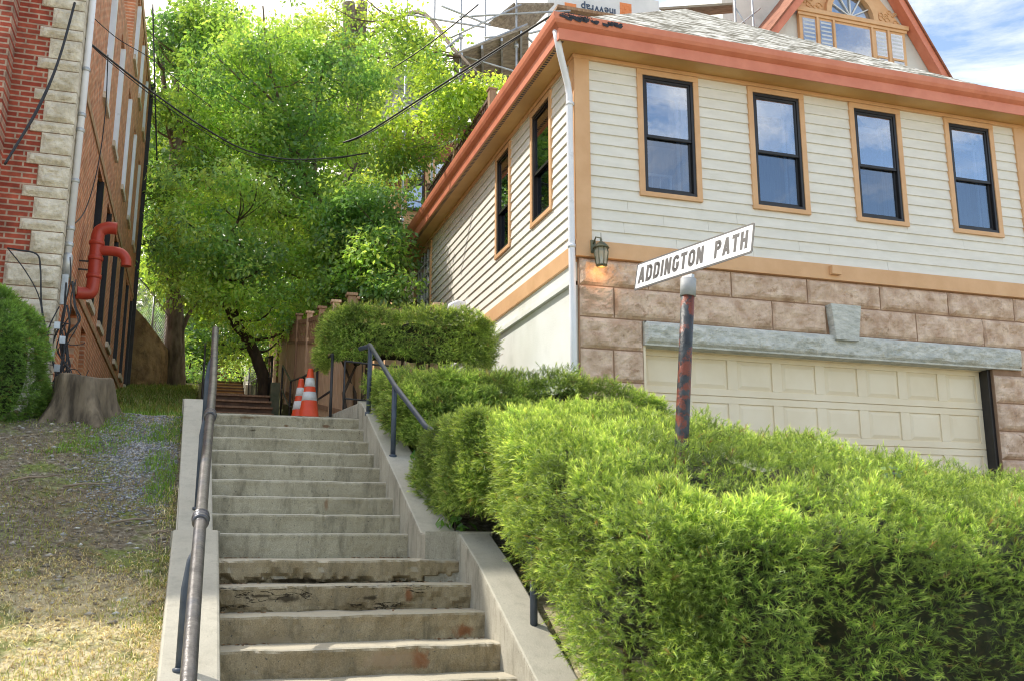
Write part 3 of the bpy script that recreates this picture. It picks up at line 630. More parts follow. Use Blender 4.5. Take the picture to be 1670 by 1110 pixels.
for k, (a, c) in enumerate(wins):
    w, bx, (i0, i1, q0, q1) = window(a, c, WZ0, WZ1, 6.68)
    w['label'] = ['window with a small white grille behind its lower sash', 'window with a mottled grey screen in its lower sash', 'window with plain blue glass in both sashes', 'window nearest the right edge reflecting a roof'][k]
    b = MB(); bx(b, i0, i1, -.14, -.11, q1-.17-.03*k, q1-.11-.02*k); bx(b, i0, i1, -.16, -.15, q1-.11, q1); b.build('blind', 'blind', w)
    b = MB(); bx(b, i1-.15, i1-.115, -.12, -.10, q0, q1); bx(b, i1-.07, i1, -.13, -.11, q0, q1); b.build('inner_trim', 'blind' if k != 2 else 'curtain', w)
    b = MB(); bx(b, i0, i1-.1, -.3, -.28, q0, q0+.72+.15*(k % 2)); b.build('curtain', 'curtain', w)
    if k == 0:
        b = MB(); 
        for (p0, p1, r0, r1) in ((i0+.02, i0+.40, q0+.23, q0+.26), (i0+.36, i0+.39, q0, q0+.23), (i0+.11, i0+.125, q0, q0+.23), (i0+.22, i0+.235, q0, q0+.23), (i0+.02, i0+.04, q0, q0+.23)): bx(b, p0, p1, -.1, -.085, r0, r1)
        b.build('grille', 'cone_white', w)
for k, (a, c, z0, z1) in enumerate(swins):
    w, bx, (i0, i1, q0, q1) = window(a, c, z0, z1, 6.62, 's')
    b = MB(); bx(b, i0, i1, -.2, -.18, q0, 6.6); b.build('curtain', 'curtain', w)
# leaded garden window at the far end of the side
b = MB(); a0, a1, z0, z1 = 18.25, 19.85, 5.35, 7.57
b.box(XH-.05, XH+.03, a0, a1, z1-.09, z1).box(XH-.05, XH+.03, a0, a0+.09, z0, z1-.09).box(XH-.05, XH+.03, a1-.09, a1, z0, z1-.09).box(XH-.05, XH+.03, a0+.09, a1-.09, z0, z0+.08)
w = b.build('window', 'tan_paint', H, .004); w['label'] = 'wide window with many small panes at the back of the side wall'
b = MB()
for i in range(1, 5): y = a0+.09+(a1-a0-.18)*i/5; b.box(XH-.03, XH-.005, y-.015, y+.015, z0+.08, z1-.09)
for i in range(1, 8): z = z0+.08+(z1-z0-.17)*i/8; b.box(XH-.033, XH-.002, a0+.09, a1-.09, z-.015, z+.015)
b.build('glazing_bars', 'blind', w)
MB().box(XH+.0, XH+.006, a0+.09, a1-.09, z0+.08, z1-.09).build('glass', 'glass', w)
MB().box(XH+.3, XH+.32, a0-.1, a1+.1, z0, z1).build('curtain', 'curtain', w)
# downspout
b = MB(); px0 = XH-.10; py0 = YH-.02
b.tube([(XH-OV-.02, YH-OV-.02+.1, ZT+.14), (XH-OV-.0, YH-OV+.08, ZT+.02), (XH-OV+.04, YH-OV+.10, ZT-.14), (px0-.02, py0-.0, ZT-.42), (px0, py0, ZT-.56), (px0+.01, py0, 4.2), (px0+.02, py0, 2.2)], .042, 12); dsp = b.build('downspout', 'white_metal', H)
for z in (6.95, 5.12): MB().lathe((px0+.005, py0, z), [(.049, -.02), (.049, .02)], 14).box(px0+.04, px0+.10, py0-.01, py0+.01, z-.015, z+.015).build('bracket', 'white_metal', dsp)
# round exhaust vent on the side
vp = at(742, 497, x=XH-.2)
MB().tube([(XH, vp[1], vp[2]-.02), (XH-.16, vp[1], vp[2]-.0), (XH-.24, vp[1], vp[2]-.04), (XH-.27, vp[1], vp[2]-.14)], .085, 14).build('exhaust_vent', 'white_metal', H)
# stone storey: split face blocks with rough fronts
def block(b, x0, x1, z0, z1, y, d=.05, seed=0):
    nx = max(5, int((x1-x0)/.028)); nz = max(4, int((z1-z0)/.028)); xs = np.linspace(x0, x1, nx+1); zs = np.linspace(z0, z1, nz+1); X, Z = np.meshgrid(xs, zs)
    P = np.stack([X.ravel(), 0*X.ravel()+seed, Z.ravel()], 1); h = (vnoise(P, 3.5, 11)-.3)*.06+np.abs(vnoise(P, 8, 12)-.5)*.075+np.abs(vnoise(P, 19, 14)-.5)*.03+(vnoise(P, 40, 13)-.5)*.012
    ex = np.minimum(X-x0, x1-X).ravel(); ezz = np.minimum(Z-z0, z1-Z).ravel(); e = np.clip(np.minimum(ex, ezz)/.05, 0, 1); Yv = y-(.018*np.minimum(1, e*3)+np.maximum(h, 0)*e)
    vs = [(X.ravel()[i], Yv[i], Z.ravel()[i]) for i in range(len(Yv))]; w = nx+1
    fs = [(j*w+i, j*w+i+1, (j+1)*w+i+1, (j+1)*w+i) for j in range(nz) for i in range(nx)]
    b.add(vs, fs, False)
rows = [4.995, 4.66, 4.275, 3.895, 3.51, 3.13, 2.75, 2.36, 1.98, 1.6]
joints = {0: [XH, 5.12, 6.27, 7.38, 8.50, 9.60, 10.72, HX1], 1: [XH, 4.66, 5.6, 6.84, 7.64, 8.10, 9.05, 10.15, HX1]}
GJ0, GJ1 = 5.03, 10.25
b = MB()
for r in range(len(rows)-1):
    z1, z0 = rows[r], rows[r+1]
    if r < 2:
        js = joints[r]
        for i in range(len(js)-1):
            if r == 1 and i == 4: continue            # keystone seat
            block(b, js[i]+.008, js[i+1]-.008, z0+.008, z1-.008, YH-.0, seed=r*9+i)
    else:
        js = [XH, GJ0] if r % 2 == 0 else [XH, 4.64, GJ0]
        for i in range(len(js)-1): block(b, js[i]+.008, js[i+1]-.008, z0+.008, z1-.008, YH, seed=r*9+i)
        js = [GJ1 if r > 2 else 10.72, HX1]
        block(b, js[0]+.008, js[1]-.008, z0+.008, z1-.008, YH, seed=r*9+7)
b.build('stone_facing', 'pink_block', H)
MB().box(XH, GJ0, YH+.002, YH+.4, 1.6, ZB-.002).box(GJ1, HX1, YH+.002, YH+.4, 1.6, ZB-.002).box(GJ0, GJ1, YH+.002, YH+.4, 4.0, ZB-.002).build('mortar', 'mortar', H)
b = MB(); block(b, 5.03, 10.70, 3.99, 4.262, YH-.05, seed=77)
bl = b.build('lintel', 'grey_stone', H)
MB().box(5.03, 10.70, YH-.05, YH+.39, 3.97, 4.262).build('lintel_core', 'grey_stone', bl)
MB().extr([(7.64, 4.66), (8.10, 4.66), (8.03, 4.19), (7.69, 4.19)], 'y', YH-.125, YH+.1).build('keystone', 'grey_stone', H, .008)
MB().box(7.70, 7.84, YH-.12, YH-.055, ZB+.06, ZB+.18).build('junction_box', 'tan_paint', H, .006)
# garage door: 4 sections of 8 raised panels
GX0, GX1, GZ1, GZ0 = 5.06, 10.20, 3.99, 1.80; GY = YH+.22
gd = MB().box(GX0, GX1, GY, GY+.05, GZ0, GZ1).build('garage_door', 'garage', H)
sh = (GZ1-GZ0)/4; pw = (GX1-GX0)/8; b = MB()
for s in range(4):
    z0 = GZ0+s*sh; z1 = z0+sh-.008
    # frame rails around the recessed panels
    b.box(GX0, GX1, GY-.022, GY, z1-.085, z1); b.box(GX0, GX1, GY-.022, GY, z0, z0+.085)
    for i in range(9):
        x = GX0+i*pw; wv = .07; b.box(max(GX0, x-wv), min(GX1, x+wv), GY-.0221, GY, z0+.085, z1-.085)
    for i in range(8):
        a, c, q0, q1 = GX0+i*pw+.07, GX0+(i+1)*pw-.07, z0+.085, z1-.085; t = .055; o = .014; n0 = len(b.v)
        b.add([(a, GY-.004, q0), (c, GY-.004, q0), (c, GY-.004, q1), (a, GY-.004, q1), (a+t, GY-o-.008, q0+t), (c-t, GY-o-.008, q0+t), (c-t, GY-o-.008, q1-t), (a+t, GY-o-.008, q1-t)],
              [(0, 1, 5, 4), (1, 2, 6, 5), (2, 3, 7, 6), (3, 0, 4, 7), (4, 5, 6, 7)])
b.build('raised_panels', 'garage', gd, .004)
MB().box(GX0-.03, GX0, YH-.0, GY+.05, GZ0, GZ1).box(GX0-.03, GX1+.02, GY-.06, GY, GZ1-.03, GZ1-.002).build('door_trim', 'garage', H)
MB().box(GX1, GX1+.06, YH+.05, GY+.05, GZ0, 3.965).build('track', 'black_frame', H)
# wall lantern by the corner
lx, lz = at(981, 432, y=YH-.17)[0], at(981, 436, y=YH-.17)[2]; ly = YH-.17
L = MB().box(lx-.09, lx-.03, YH-.075, YH-.045, lz+.2, lz+.36).tube([(lx-.06, YH-.06, lz+.30), (lx-.05, ly+.04, lz+.38), (lx, ly, lz+.36), (lx, ly, lz+.30)], .010, 8).build('wall_lantern', 'lantern_metal', H)
MB().lathe((lx, ly, lz), [(.055, 0), (.06, .01), (.075, .022), (.07, .03)], 8, False).build('base', 'lantern_metal', L)
m, nt, bs = newmat('hazy lantern glass'); bs.inputs['Base Color'].default_value = (.62, .60, .48, 1); bs.inputs['Roughness'].default_value = .15; bs.inputs['Alpha'].default_value = .45; M['lglass'] = m
MB().lathe((lx, ly, lz), [(.062, .03), (.085, .18), (.07, .235)], 8, False).build('glass', 'lglass', L)
b = MB()
for k in range(8):
    a = 2*math.pi*k/8; b.tube([(lx+r*math.cos(a), ly+r*math.sin(a), lz+z) for r, z in ((.066, .02), (.09, .18), (.075, .24))], .005, 5)
b.lathe((lx, ly, lz), [(.10, .235), (.085, .26), (.045, .30), (.02, .315), (.012, .33), (.016, .345), (.005, .36), (.004, .42), (.001, .43)], 16); b.build('cap', 'lantern_metal', L)
MB().lathe((lx, ly, lz), [(.016, .03), (.018, .12), (.008, .14)], 10).build('bulb', 'cone_white', L)
lp = bpy.data.lights.new('lantern_light', 'POINT'); lp.energy = 1.6; lp.color = (1, .48, .15); lp.shadow_soft_size = .02; lo = bpy.data.objects.new('lantern_light', lp); COL.objects.link(lo); lo.location = (lx, ly-.0, lz-.05); lo.location = Vector(lo.location)-W(L); lo.parent = L
# roof deck railing behind the eave
b = MB(); A = at(737, 262, x=5.0); q = [(5.0, y) for y in (16.2, 19.0, 21.0)]
dk = thing('deck_railing', 'dark brown wooden deck railing behind the salmon gutter', 'railing', (4.75, 16.0, 8.3))
top = 9.75
b = MB(); b.box(4.72, 4.80, 16.0, 21.2, top-.06, top).box(4.80, 6.5, 16.0, 16.08, top-.06, top).box(4.72, 4.80, 16.1, 21.2, top-.98, top-.92); b.build('rail', 'dark_wood', dk)
b = MB(); y = 16.2
while y < 21: b.box(4.74, 4.78, y, y+.035, top-.95, top-.06); y += .12
x = 4.95
while x < 6.4: b.box(x, x+.035, 16.02, 16.06, top-.95, top-.06); x += .12
b.build('balusters', 'dark_wood', dk)
for y in (16.0, 18.6, 21.1): MB().box(4.70, 4.83, y-.02, y+.11, 8.2, top+.08).box(4.68, 4.85, y-.04, y+.13, top+.08, top+.11).build('post', 'fence_post', dk)
b = MB(); b.box(4.7, 6.6, 16.0, 21.3, 8.15, 8.3); b.build('deck', 'dark_wood', dk)

# ------------------------------------------------------------------ brick building on the left
BB = thing('brick_building', 'tall red brick building with tan stone quoins and an orange brown side wall', 'building', (XB, YB, 2.9))
b = MB(); b.box(-9, XB-.03, YB, YB+.3, 2.6, 10.8); b.build('front_wall', 'brick', BB)
xr = float(at(20, 120, y=YB-.15)[0])
MB().box(-9, xr-.03, YB-.35, YB-.001, 2.6, 10.8).build('pilaster', 'brick', BB)
# side wall with window openings
YEB = 24.6
def at_side(u, v): return at(u, v, x=XB)
side = MB()
wa = [(15.2, 16.0), (16.9, 17.6), (18.6, 19.3), (20.3, 21.0), (22.0, 22.6), (23.5, 24.1)]
wb = [(14.9, 15.6), (16.8, 17.5), (18.95, 19.6), (20.8, 21.4), (22.6, 23.2)]
wc = [(19.2, 19.9), (21.0, 21.6), (22.8, 23.4)]
zs_rows = [(5.2, 7.25, wa, 'dark'), (8.3, 10.3, wb, 'white'), (11.1, 12.5, wc, 'white')]
lowop = [(13.6, 14.3, 3.75, 4.7), (14.9, 15.5, 3.75, 4.7)]
def strip(b, z0, z1, opens, y0=YB+.0, y1=YEB):
    ys = [y0]+[c for o in opens for c in o[:2]]+[y1]
    for i in range(0, len(ys), 2):
        if ys[i+1] > ys[i]: b.box(XB-.30, XB, ys[i], ys[i+1], z0, z1)
for z0, z1, o_, y0 in ((2.6, 3.75, [], YB), (3.75, 4.7, lowop, YB), (4.7, 5.2, [], YB), (5.2, 7.25, wa, YB), (7.25, 8.3, [], YB), (8.3, 10.3, wb, YB), (10.3, 10.8, [], YB), (10.8, 11.1, [], 18.7), (11.1, 12.5, wc, 18.7), (12.5, 13.0, [], 18.7)): strip(side, z0, z1, o_, y0)
side.build('side_wall', 'brick_side', BB)
MB().box(-9, XB-.3, YB+.3, YEB, 10.5, 10.78).box(-9, XB-.3, 18.7, YEB, 10.78, 12.98).build('roof', 'mortar', BB)
MB().box(-9, XB-.002, YEB-.0, YEB+.3, 2.6, 12.99).build('rear_wall', 'brick', BB)
for (z0, z1, ws, kind) in zs_rows:
    for (a, c) in ws:
        z1_ = z1
        fw = .07 if kind == 'dark' else .10; mt = 'black_frame' if kind == 'dark' else 'white_metal'
        w = MB().box(XB-.16, XB+.02, c-fw, c, z0, z1_).box(XB-.16, XB-.08, a, a+fw, z0, z1_).box(XB-.16, XB-.06, a+fw, c-fw, z1_-fw, z1_).box(XB-.16, XB-.06, a+fw, c-fw, (z0+z1_)/2-.03, (z0+z1_)/2+.03).build('window', mt, BB)
        MB().box(XB-.14, XB-.13, a+fw, c-fw, z0, z1_).build('pane', 'black_frame' if kind == 'dark' else 'glass', w)
        MB().box(XB-.02, XB+.045, a-.05, c+.05, z0-.10, z0).build('sill', 'quoin', w)
for (a, c, z0, z1) in lowop: MB().box(XB-.2, XB-.18, a, c, z0, z1).build('window', 'black_frame', BB)
for zz, hh_ in ((4.90, .10), (7.36, .11), (12.62, .12)):
    y0 = YB+.35 if zz < 10.6 else 18.7
    MB().box(XB+.001, XB+.022, y0, YEB, zz, zz+hh_).build('string_course', 'course_stone', BB, .01)
MB().box(XB+.001, XB+.09, YEB-.35, YEB-.26, 5, 12.9).build('downpipe', 'black_iron', BB)
# quoins
z = 2.75; k = 0
while z < 10.7:
    tall = k % 2; h = .262 if tall else .142
    wq = (.29 if tall else .42)+(.25 if z < 4.9 else 0)*(1 if z < 4.6 else .4)+random.uniform(-.02, .02); q = MB(); seed = k
    nx, nz = 22, 12 if tall else 7
    x0, x1 = XB-wq, XB+.045; xs = np.linspace(x0, x1, nx+1); zs = np.linspace(z+.008, z+h-.008, nz+1); X, Z = np.meshgrid(xs, zs)
    P = np.stack([X.ravel(), 0*X.ravel()+seed, Z.ravel()], 1); hgt = vnoise(P, 6, 5)*.035+np.abs(vnoise(P, 13, 6)-.5)*.05+vnoise(P, 34, 7)*.015
    e = np.clip(np.minimum(np.minimum(X-x0, x1-X).ravel(), np.minimum(Z-Z.min(), Z.max()-Z).ravel())/.05, 0, 1); Yv = YB-.025-hgt*e
    wd = nx+1; q.add([(X.ravel()[i], Yv[i], Z.ravel()[i]) for i in range(len(Yv))], [(j*wd+i, j*wd+i+1, (j+1)*wd+i+1, (j+1)*wd+i) for j in range(nz) for i in range(nx)])
    q.box(x0, x1, YB-.024, YB+.26, z+.006, z+h-.006); q.build('quoin', 'quoin', BB)
    z += h; k += 1
MB().box(XB-.30, XB+.012, YB-.012, YB+.3, 2.7, 10.75).build('quoin_mortar', 'mortar', BB)
# white conduit pipe down the corner
cy = YB+.20; cx = XB+.09
cd = MB().tube([(cx, cy, 10.7), (cx, cy, 4.95)], .040, 14).build('conduit', 'white_metal', BB)
for z in (7.35, 6.75, 6.55, 5.9, 5.3, 5.1): MB().lathe((cx, cy, z), [(.045, -.025), (.05, -.02), (.05, .02), (.045, .025)], 14).build('coupling', 'galv', cd)
MB().lathe((cx, cy, 0), [(.055, 4.70), (.055, 4.96), (.042, 4.99)], 14).box(cx-.035, cx+.035, cy-.06, cy-.03, 4.36, 4.72).build('end_box', 'galv', cd)
# red fire pipe
rx = XB+.20
def onx(u, v, xx=rx): p = at(u, v, x=xx); return p
yv = float(onx(155, 430)[1]); zt_ = float(at(158, 374, y=yv)[2]); zm = float(at(163, 409, y=yv)[2]); zb_ = float(at(146, 480, y=yv)[2])
pr = .085
rp_ = MB().tube(smooth_path([(XB-.0, yv-.05, zb_), (XB+.1, yv-.02, zb_), (rx-.02, yv, zb_+.03), (rx, yv, zb_+.16), (rx, yv, zb_+.3)], 5)+[Vector((rx, yv, zt_-.25))]+smooth_path([(rx, yv, zt_-.15), (rx+.02, yv, zt_-.03), (rx+.12, yv, zt_+.03), (rx+.24, yv, zt_+.03)], 5), pr, 18).build('fire_pipe', 'red_pipe', BB)
MB().tube(smooth_path([(rx+.02, yv, zm), (rx+.2, yv-.02, zm), (rx+.32, yv-.03, zm-.02), (rx+.39, yv-.03, zm-.10), (rx+.40, yv-.03, zm-.20)], 6), .068, 18).build('branch', 'red_pipe', rp_)
for z in (zb_+.25, zm-.12, zt_-.2): MB().lathe((rx, yv, z), [(.09, -.03), (.1, -.025), (.1, .025), (.09, .03)], 18).build('coupling', 'red_pipe', rp_)
MB().box(XB, rx-.05, yv-.03, yv-.01, zm-.3, zm-.28).box(XB, rx-.05, yv-.03, yv-.01, zm-.18, zm-.16).build('bracket', 'black_iron', rp_)

# cable bundle at the corner
CB = thing('cable_bundle', 'tangled bundle of black cables hanging down the brick corner above the stump', 'cables', (XB+.1, YB-.1, 3.1))
for i in range(11):
    x = XB+.10+random.uniform(-.03, .12); y = YB+random.uniform(-.15, .12); pts = []; zt = random.choice([5.1, 4.9, 4.6, 4.3, 4.1]); zz = zt; zend = random.uniform(2.95, 3.4)
    while zz > zend:
        am = .03 if zz > 4.2 else .10; pts.append((x+random.uniform(-am, am), y+random.uniform(-am, am)*.6-.0, zz)); zz -= random.uniform(.14, .3)
    pts.append((x, y, zend)); MB().tube(smooth_path(pts, 4), random.uniform(.006, .013), 6).build('cable', 'cable', CB)
for i in range(9):
    c = np.array([XB+.12+random.uniform(-.1, .25), YB-.25+random.uniform(-.1, .15), 3.65+random.uniform(-.35, .45)]); a0 = random.uniform(0, 6); R_ = random.uniform(.08, .25)
    MB().tube([c+np.array([math.cos(a0+t*.35)*R_, math.sin(t*.2)*.08, math.sin(a0+t*.35)*R_*random.uniform(.5, .8)]) for t in range(int(random.uniform(7, 14)))], random.uniform(.004, .008), 5).build('loop', 'cable', CB)
for i in range(5):
    p = (XB+.03+random.uniform(-.03, .12), YB-.22, 3.35+.16*i); MB().box(p[0], p[0]+.06, p[1]-.03, p[1], p[2], p[2]+.08).build('clip', 'galv', CB)
# cable looped over the lower quoins
MB().tube(smooth_path([at(12, 405, y=YB-.15), at(30, 408, y=YB-.15), at(60, 415, y=YB-.15), at(66, 440, y=YB-.15), at(68, 500, y=YB-.15), at(80, 560, y=YB-.2), at(95, 620, y=YB-.25)], 5), .010, 6).build('cable', 'cable', CB)
MB().tube(smooth_path([at(14, 407, y=YB-.16), at(40, 440, y=YB-.16), at(62, 480, y=YB-.16), at(70, 520, y=YB-.2), at(82, 590, y=YB-.25)], 5), .007, 6).build('cable', 'cable', CB)

# overhead cables
def cable(pxs, ys, r, label, name='overhead_cable', sub=None):
    t = np.linspace(0, 1, len(pxs)); us = [p[0] for p in pxs]
    pts = [at(u, v, y=float(np.interp(u, [us[0], us[-1]], ys) if us[-1] > us[0] else np.interp(u, [us[-1], us[0]], ys[::-1]))) for u, v in pxs]
    b = MB(); b.tube(smooth_path(pts, 8), r, 6)
    for s in (sub or []):
        P = [p+np.array([0, 0, s[0]*math.sin(math.pi*i/(len(pts)-1))+s[1]]) for i, p in enumerate(pts)]; b.tube(smooth_path(P, 8), r*.5, 5)
    return tag(b.build(name, 'cable', origin=pts[0]), label, 'cable')
cable([(131, 57), (170, 90), (250, 152), (330, 207), (400, 245), (470, 260), (540, 258), (600, 250)], (12.1, 19.0), .014, 'black overhead cable sagging from the brick corner into the bright foliage', sub=[(-.07, .0)])
cable([(560, 233), (600, 216), (700, 152), (800, 88), (905, 22)], (17.5, 11.6), .018, 'thick black overhead cable rising from the trees to the house roof corner', sub=[(-.05, .0)])
cable([(640, 112), (700, 72), (780, 8)], (16, 14), .012, 'shorter black overhead cable crossing the scaffolding poles')
cable([(8, 268), (60, 180), (95, 100), (122, 5)], (11.3, 11.9), .016, 'dark cable slanting across the red bricks and quoins', sub=[(-.05, .0)])
cable([(136, 14), (190, 62), (246, 96), (300, 140), (345, 175)], (12.3, 14), .006, 'thin wire sloping from the top of the brown side wall into the trees')
cable([(176, 90), (172, 180), (160, 270), (138, 345), (108, 375)], (14, 12.5), .008, 'thin black cable drooping down the brown side wall')
cable([(249, 8), (252, 120), (256, 262)], (24, 24), .02, 'black cable hanging beside the far end of the brown wall')

# ------------------------------------------------------------------ foliage
def leaves(C, R, n_per, size, palette, seed, squash=.55, name='crown', parent=None, mat='leaf', aspect=.5, droop=.0):
    """clusters C (k,3) radius R; n_per leaves each; palette list of colours"""
    r = np.random.default_rng(seed); k = len(C); n = k*n_per
    base = np.repeat(C, n_per, 0); rad = np.repeat(R, n_per)[:, None]
    d = unit(r.normal(size=(n, 3)))*(r.random((n, 1))**.45); d[:, 2] *= squash; P = base+d*rad
    P[:, 2] -= droop*np.linalg.norm(d[:, :2], axis=1)*rad[:, 0]
    ax = unit(d+r.normal(size=(n, 3))*.7+np.array([0, 0, -.35])); up_ = unit(r.normal(size=(n, 3))*.55+np.array([0, 0, 1.0])); s = unit(np.cross(ax, up_)); nn = np.cross(s, ax)
    L = (size*r.uniform(.6, 1.25, n))[:, None]; Wd = L*aspect
    V = np.stack([P, P+ax*L*.45+s*Wd*.5+nn*L*.06, P+ax*L-nn*L*.1, P+ax*L*.45-s*Wd*.5+nn*L*.06], 1).reshape(-1, 3)
    Fc = np.arange(n*4).reshape(n, 4)
    pal = np.array(palette); t = np.repeat(r.random(k), n_per)*.6+r.random(n)*.4; idx = t*(len(pal)-1); i0 = np.floor(idx).astype(int); i1 = np.minimum(i0+1, len(pal)-1); fr = (idx-i0)[:, None]
    c = pal[i0]*(1-fr)+pal[i1]*fr; c *= r.uniform(.75, 1.2, (n, 1)); cb = np.repeat(np.clip(.45+1.1*vnoise(C, .9, seed+1), .5, 1.3)*r.uniform(.8, 1.15, k), n_per)[:, None]; c = c*cb*np.where(cb < .85, np.array([[.80, 1.0, 1.35]]), np.array([[1.0, 1.0, 1.0]])); c = np.repeat(c, 4, 0)  # darker bluish clusters: shaded clumps painted into the leaf colour
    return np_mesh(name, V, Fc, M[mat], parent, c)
def blobs_to_clusters(blobs, seed, per=26, crad=.5):
    """blobs: (u, v, Y, ru, rv, ry, density)"""
    r = np.random.default_rng(seed); C = []; R = []
    for (u, v, Y, ru, rv, ry, dn) in blobs:
        c = at(u, v, y=Y); sc = Y/F/math.cos(YAW)
        k = int(per*dn); d = unit(r.normal(size=(k, 3)))*(r.random((k, 1))**.4)
        C.append(c+d*np.array([ru*sc, ry, rv*sc])); R.append(r.uniform(.6, 1.2, k)*crad)
    return np.concatenate(C), np.concatenate(R)
BR = [(.38, .60, .13), (.22, .43, .09), (.50, .72, .19), (.15, .32, .08), (.66, .80, .30)]
MD = [(.16, .33, .10), (.26, .46, .10), (.36, .56, .13), (.11, .25, .08), (.52, .68, .20)]
DK = [(.06, .15, .035), (.10, .22, .05), (.16, .30, .06), (.08, .18, .06)]
def tree(name, label, base, limbs, blobs, pal, seed, per=26, n_per=70, size=.13, bark='bark', r0=.2, crad=.5, group=None, twigs=60, droop=.2, cat='tree', aspect=.5):
    T = thing(name, label, cat, base, group)
    b = MB(); skel = []
    for pts, ra, rb in limbs:
        sp_ = smooth_path(pts, 5); n = len(sp_); sp_ = [p+np.array([random.uniform(-1, 1), random.uniform(-1, 1), 0])*ra*.12 for p in sp_]
        b.tube(sp_, [ra+(rb-ra)*i/(n-1) for i in range(n)], 10 if ra > .08 else 6); skel += [(p, ra+(rb-ra)*i/(n-1)) for i, p in enumerate(sp_)]
    C, R = blobs_to_clusters(blobs, seed, per, crad)
    if skel and twigs:
        SK = np.array([p for p, _ in skel]); r = random.Random(seed)
        for i in r.sample(range(len(C)), min(twigs, len(C))):
            c = C[i]; dd = np.linalg.norm(SK-c, axis=1)+np.maximum(0, SK[:, 2]-c[2]+.2)*2; j = int(np.argmin(dd)); p = SK[j]; mid = (p+c)/2+np.array([r.uniform(-.15, .15), r.uniform(-.15, .15), -.12*dd[j]])
            if dd[j] < 6: b.tube(smooth_path([p, mid, c], 4), [min(.035, skel[j][1]*.6)*(1-.7*t/8) for t in range(9)], 5)
    b.build('trunk', bark, T)
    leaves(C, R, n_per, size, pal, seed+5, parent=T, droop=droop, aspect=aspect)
    return T
def W3(u, v, Y): return at(u, v, y=Y)
def gpt(u, v, Y):
    p = at(u, v, y=Y); return np.array([p[0], Y, float(ground(p[0], Y))-.1])
# A: straight grey trunk by the brown wall
bA = gpt(284, 650, 26)
tree('maple_tree', 'straight grey trunked tree growing beside the far end of the brown wall', bA,
     [([bA, W3(284, 560, 26), W3(283, 400, 26), W3(288, 250, 26.3), W3(292, 60, 26.5)], .27, .13), ([bA+[.15, 0, 0], W3(297, 560, 26), W3(293, 470, 26)], .10, .05), ([W3(294, 545, 26), W3(312, 505, 26), W3(325, 490, 25.8)], .07, .04), ([W3(285, 300, 26), W3(310, 180, 25.5), W3(330, 60, 25)], .10, .04), ([W3(285, 260, 26), W3(270, 160, 26), W3(262, 60, 26)], .10, .04)],
     [(285, 60, 25, 48, 60, 1.8, 1.3), (330, 130, 24.5, 60, 70, 1.8, 1.2), (262, 180, 25.5, 25, 40, 1.4, .6), (268, 330, 25.2, 28, 60, 1.2, 1.0), (300, 400, 24.5, 45, 50, 1.5, .8), (262, 440, 25.5, 20, 50, 1.2, .6), (350, 40, 24, 60, 40, 1.5, 1.0)], MD, 11, n_per=85, size=.15)
# B: leaning dark trunk by the path
bBt = gpt(436, 645, 21.5)
tree('leaning_tree', 'small tree with a dark trunk leaning left over the path', bBt,
     [([bBt, W3(425, 600, 21.5), W3(405, 555, 21.4), W3(383, 527, 21.2), W3(372, 500, 21), W3(357, 470, 20.6), W3(345, 440, 20.4)], .15, .045), ([W3(383, 527, 21.2), W3(390, 480, 21), W3(400, 420, 20.8), W3(380, 380, 20.5)], .06, .03), ([W3(357, 434, 20.5), W3(372, 395, 20.3), W3(388, 360, 20.2)], .06, .03)],
     [(330, 400, 20, 70, 60, 1.6, 1.3), (420, 440, 20.3, 70, 60, 1.6, 1.4), (350, 480, 20, 60, 30, 1.2, .8), (450, 520, 20.6, 50, 40, 1.1, .8), (400, 330, 20, 80, 50, 1.5, 1.2), (300, 330, 20.5, 50, 50, 1.3, .8), (380, 560, 22, 40, 25, 1.0, .35), (470, 570, 22.5, 30, 30, .8, .3)], [(.46, .70, .17), (.30, .55, .13), (.62, .82, .26), (.20, .42, .11)], 21, n_per=80, size=.115, bark='bark_dark', twigs=22)
# C: bright fan shaped tree in the centre
bC = gpt(548, 600, 22.1)
tree('fan_shaped_tree', 'bright yellow green tree with thin limbs fanning up in the middle', bC,
     [([bC, W3(548, 480, 22.1), W3(540, 400, 22), W3(522, 330, 21.8), W3(500, 290, 21.6), W3(465, 190, 21.2), W3(440, 110, 21), W3(428, 10, 20.8)], .085, .018), ([W3(522, 330, 21.8), W3(495, 290, 21.6), W3(460, 220, 21.4), W3(410, 150, 21.2), W3(350, 90, 21)], .05, .015), ([W3(515, 300, 21.7), W3(512, 200, 21.6), W3(525, 120, 21.6), W3(535, 50, 21.6)], .045, .014), ([W3(465, 190, 21.2), W3(430, 150, 21), W3(395, 120, 20.8)], .035, .012), ([W3(530, 350, 21.8), W3(570, 290, 21.6), W3(600, 230, 21.6)], .04, .014)],
     [(430, 80, 21.2, 85, 70, 1.5, 1.875), (520, 130, 21.6, 85, 80, 1.5, 2), (400, 210, 21.4, 90, 70, 1.5, 1.875), (500, 240, 21.6, 85, 60, 1.4, 1.625), (350, 150, 21.6, 60, 60, 1.3, 1.125), (580, 210, 22, 60, 60, 1.2, 1.125), (460, 320, 21.6, 70, 45, 1.2, 1.25), (330, 260, 22.1, 55, 55, 1.3, 1), (540, 330, 22.1, 60, 45, 1.1, 0.875), (600, 120, 22.1, 50, 60, 1.2, 0.875)], BR, 31, per=28, n_per=80, size=.125, twigs=90, crad=.5)
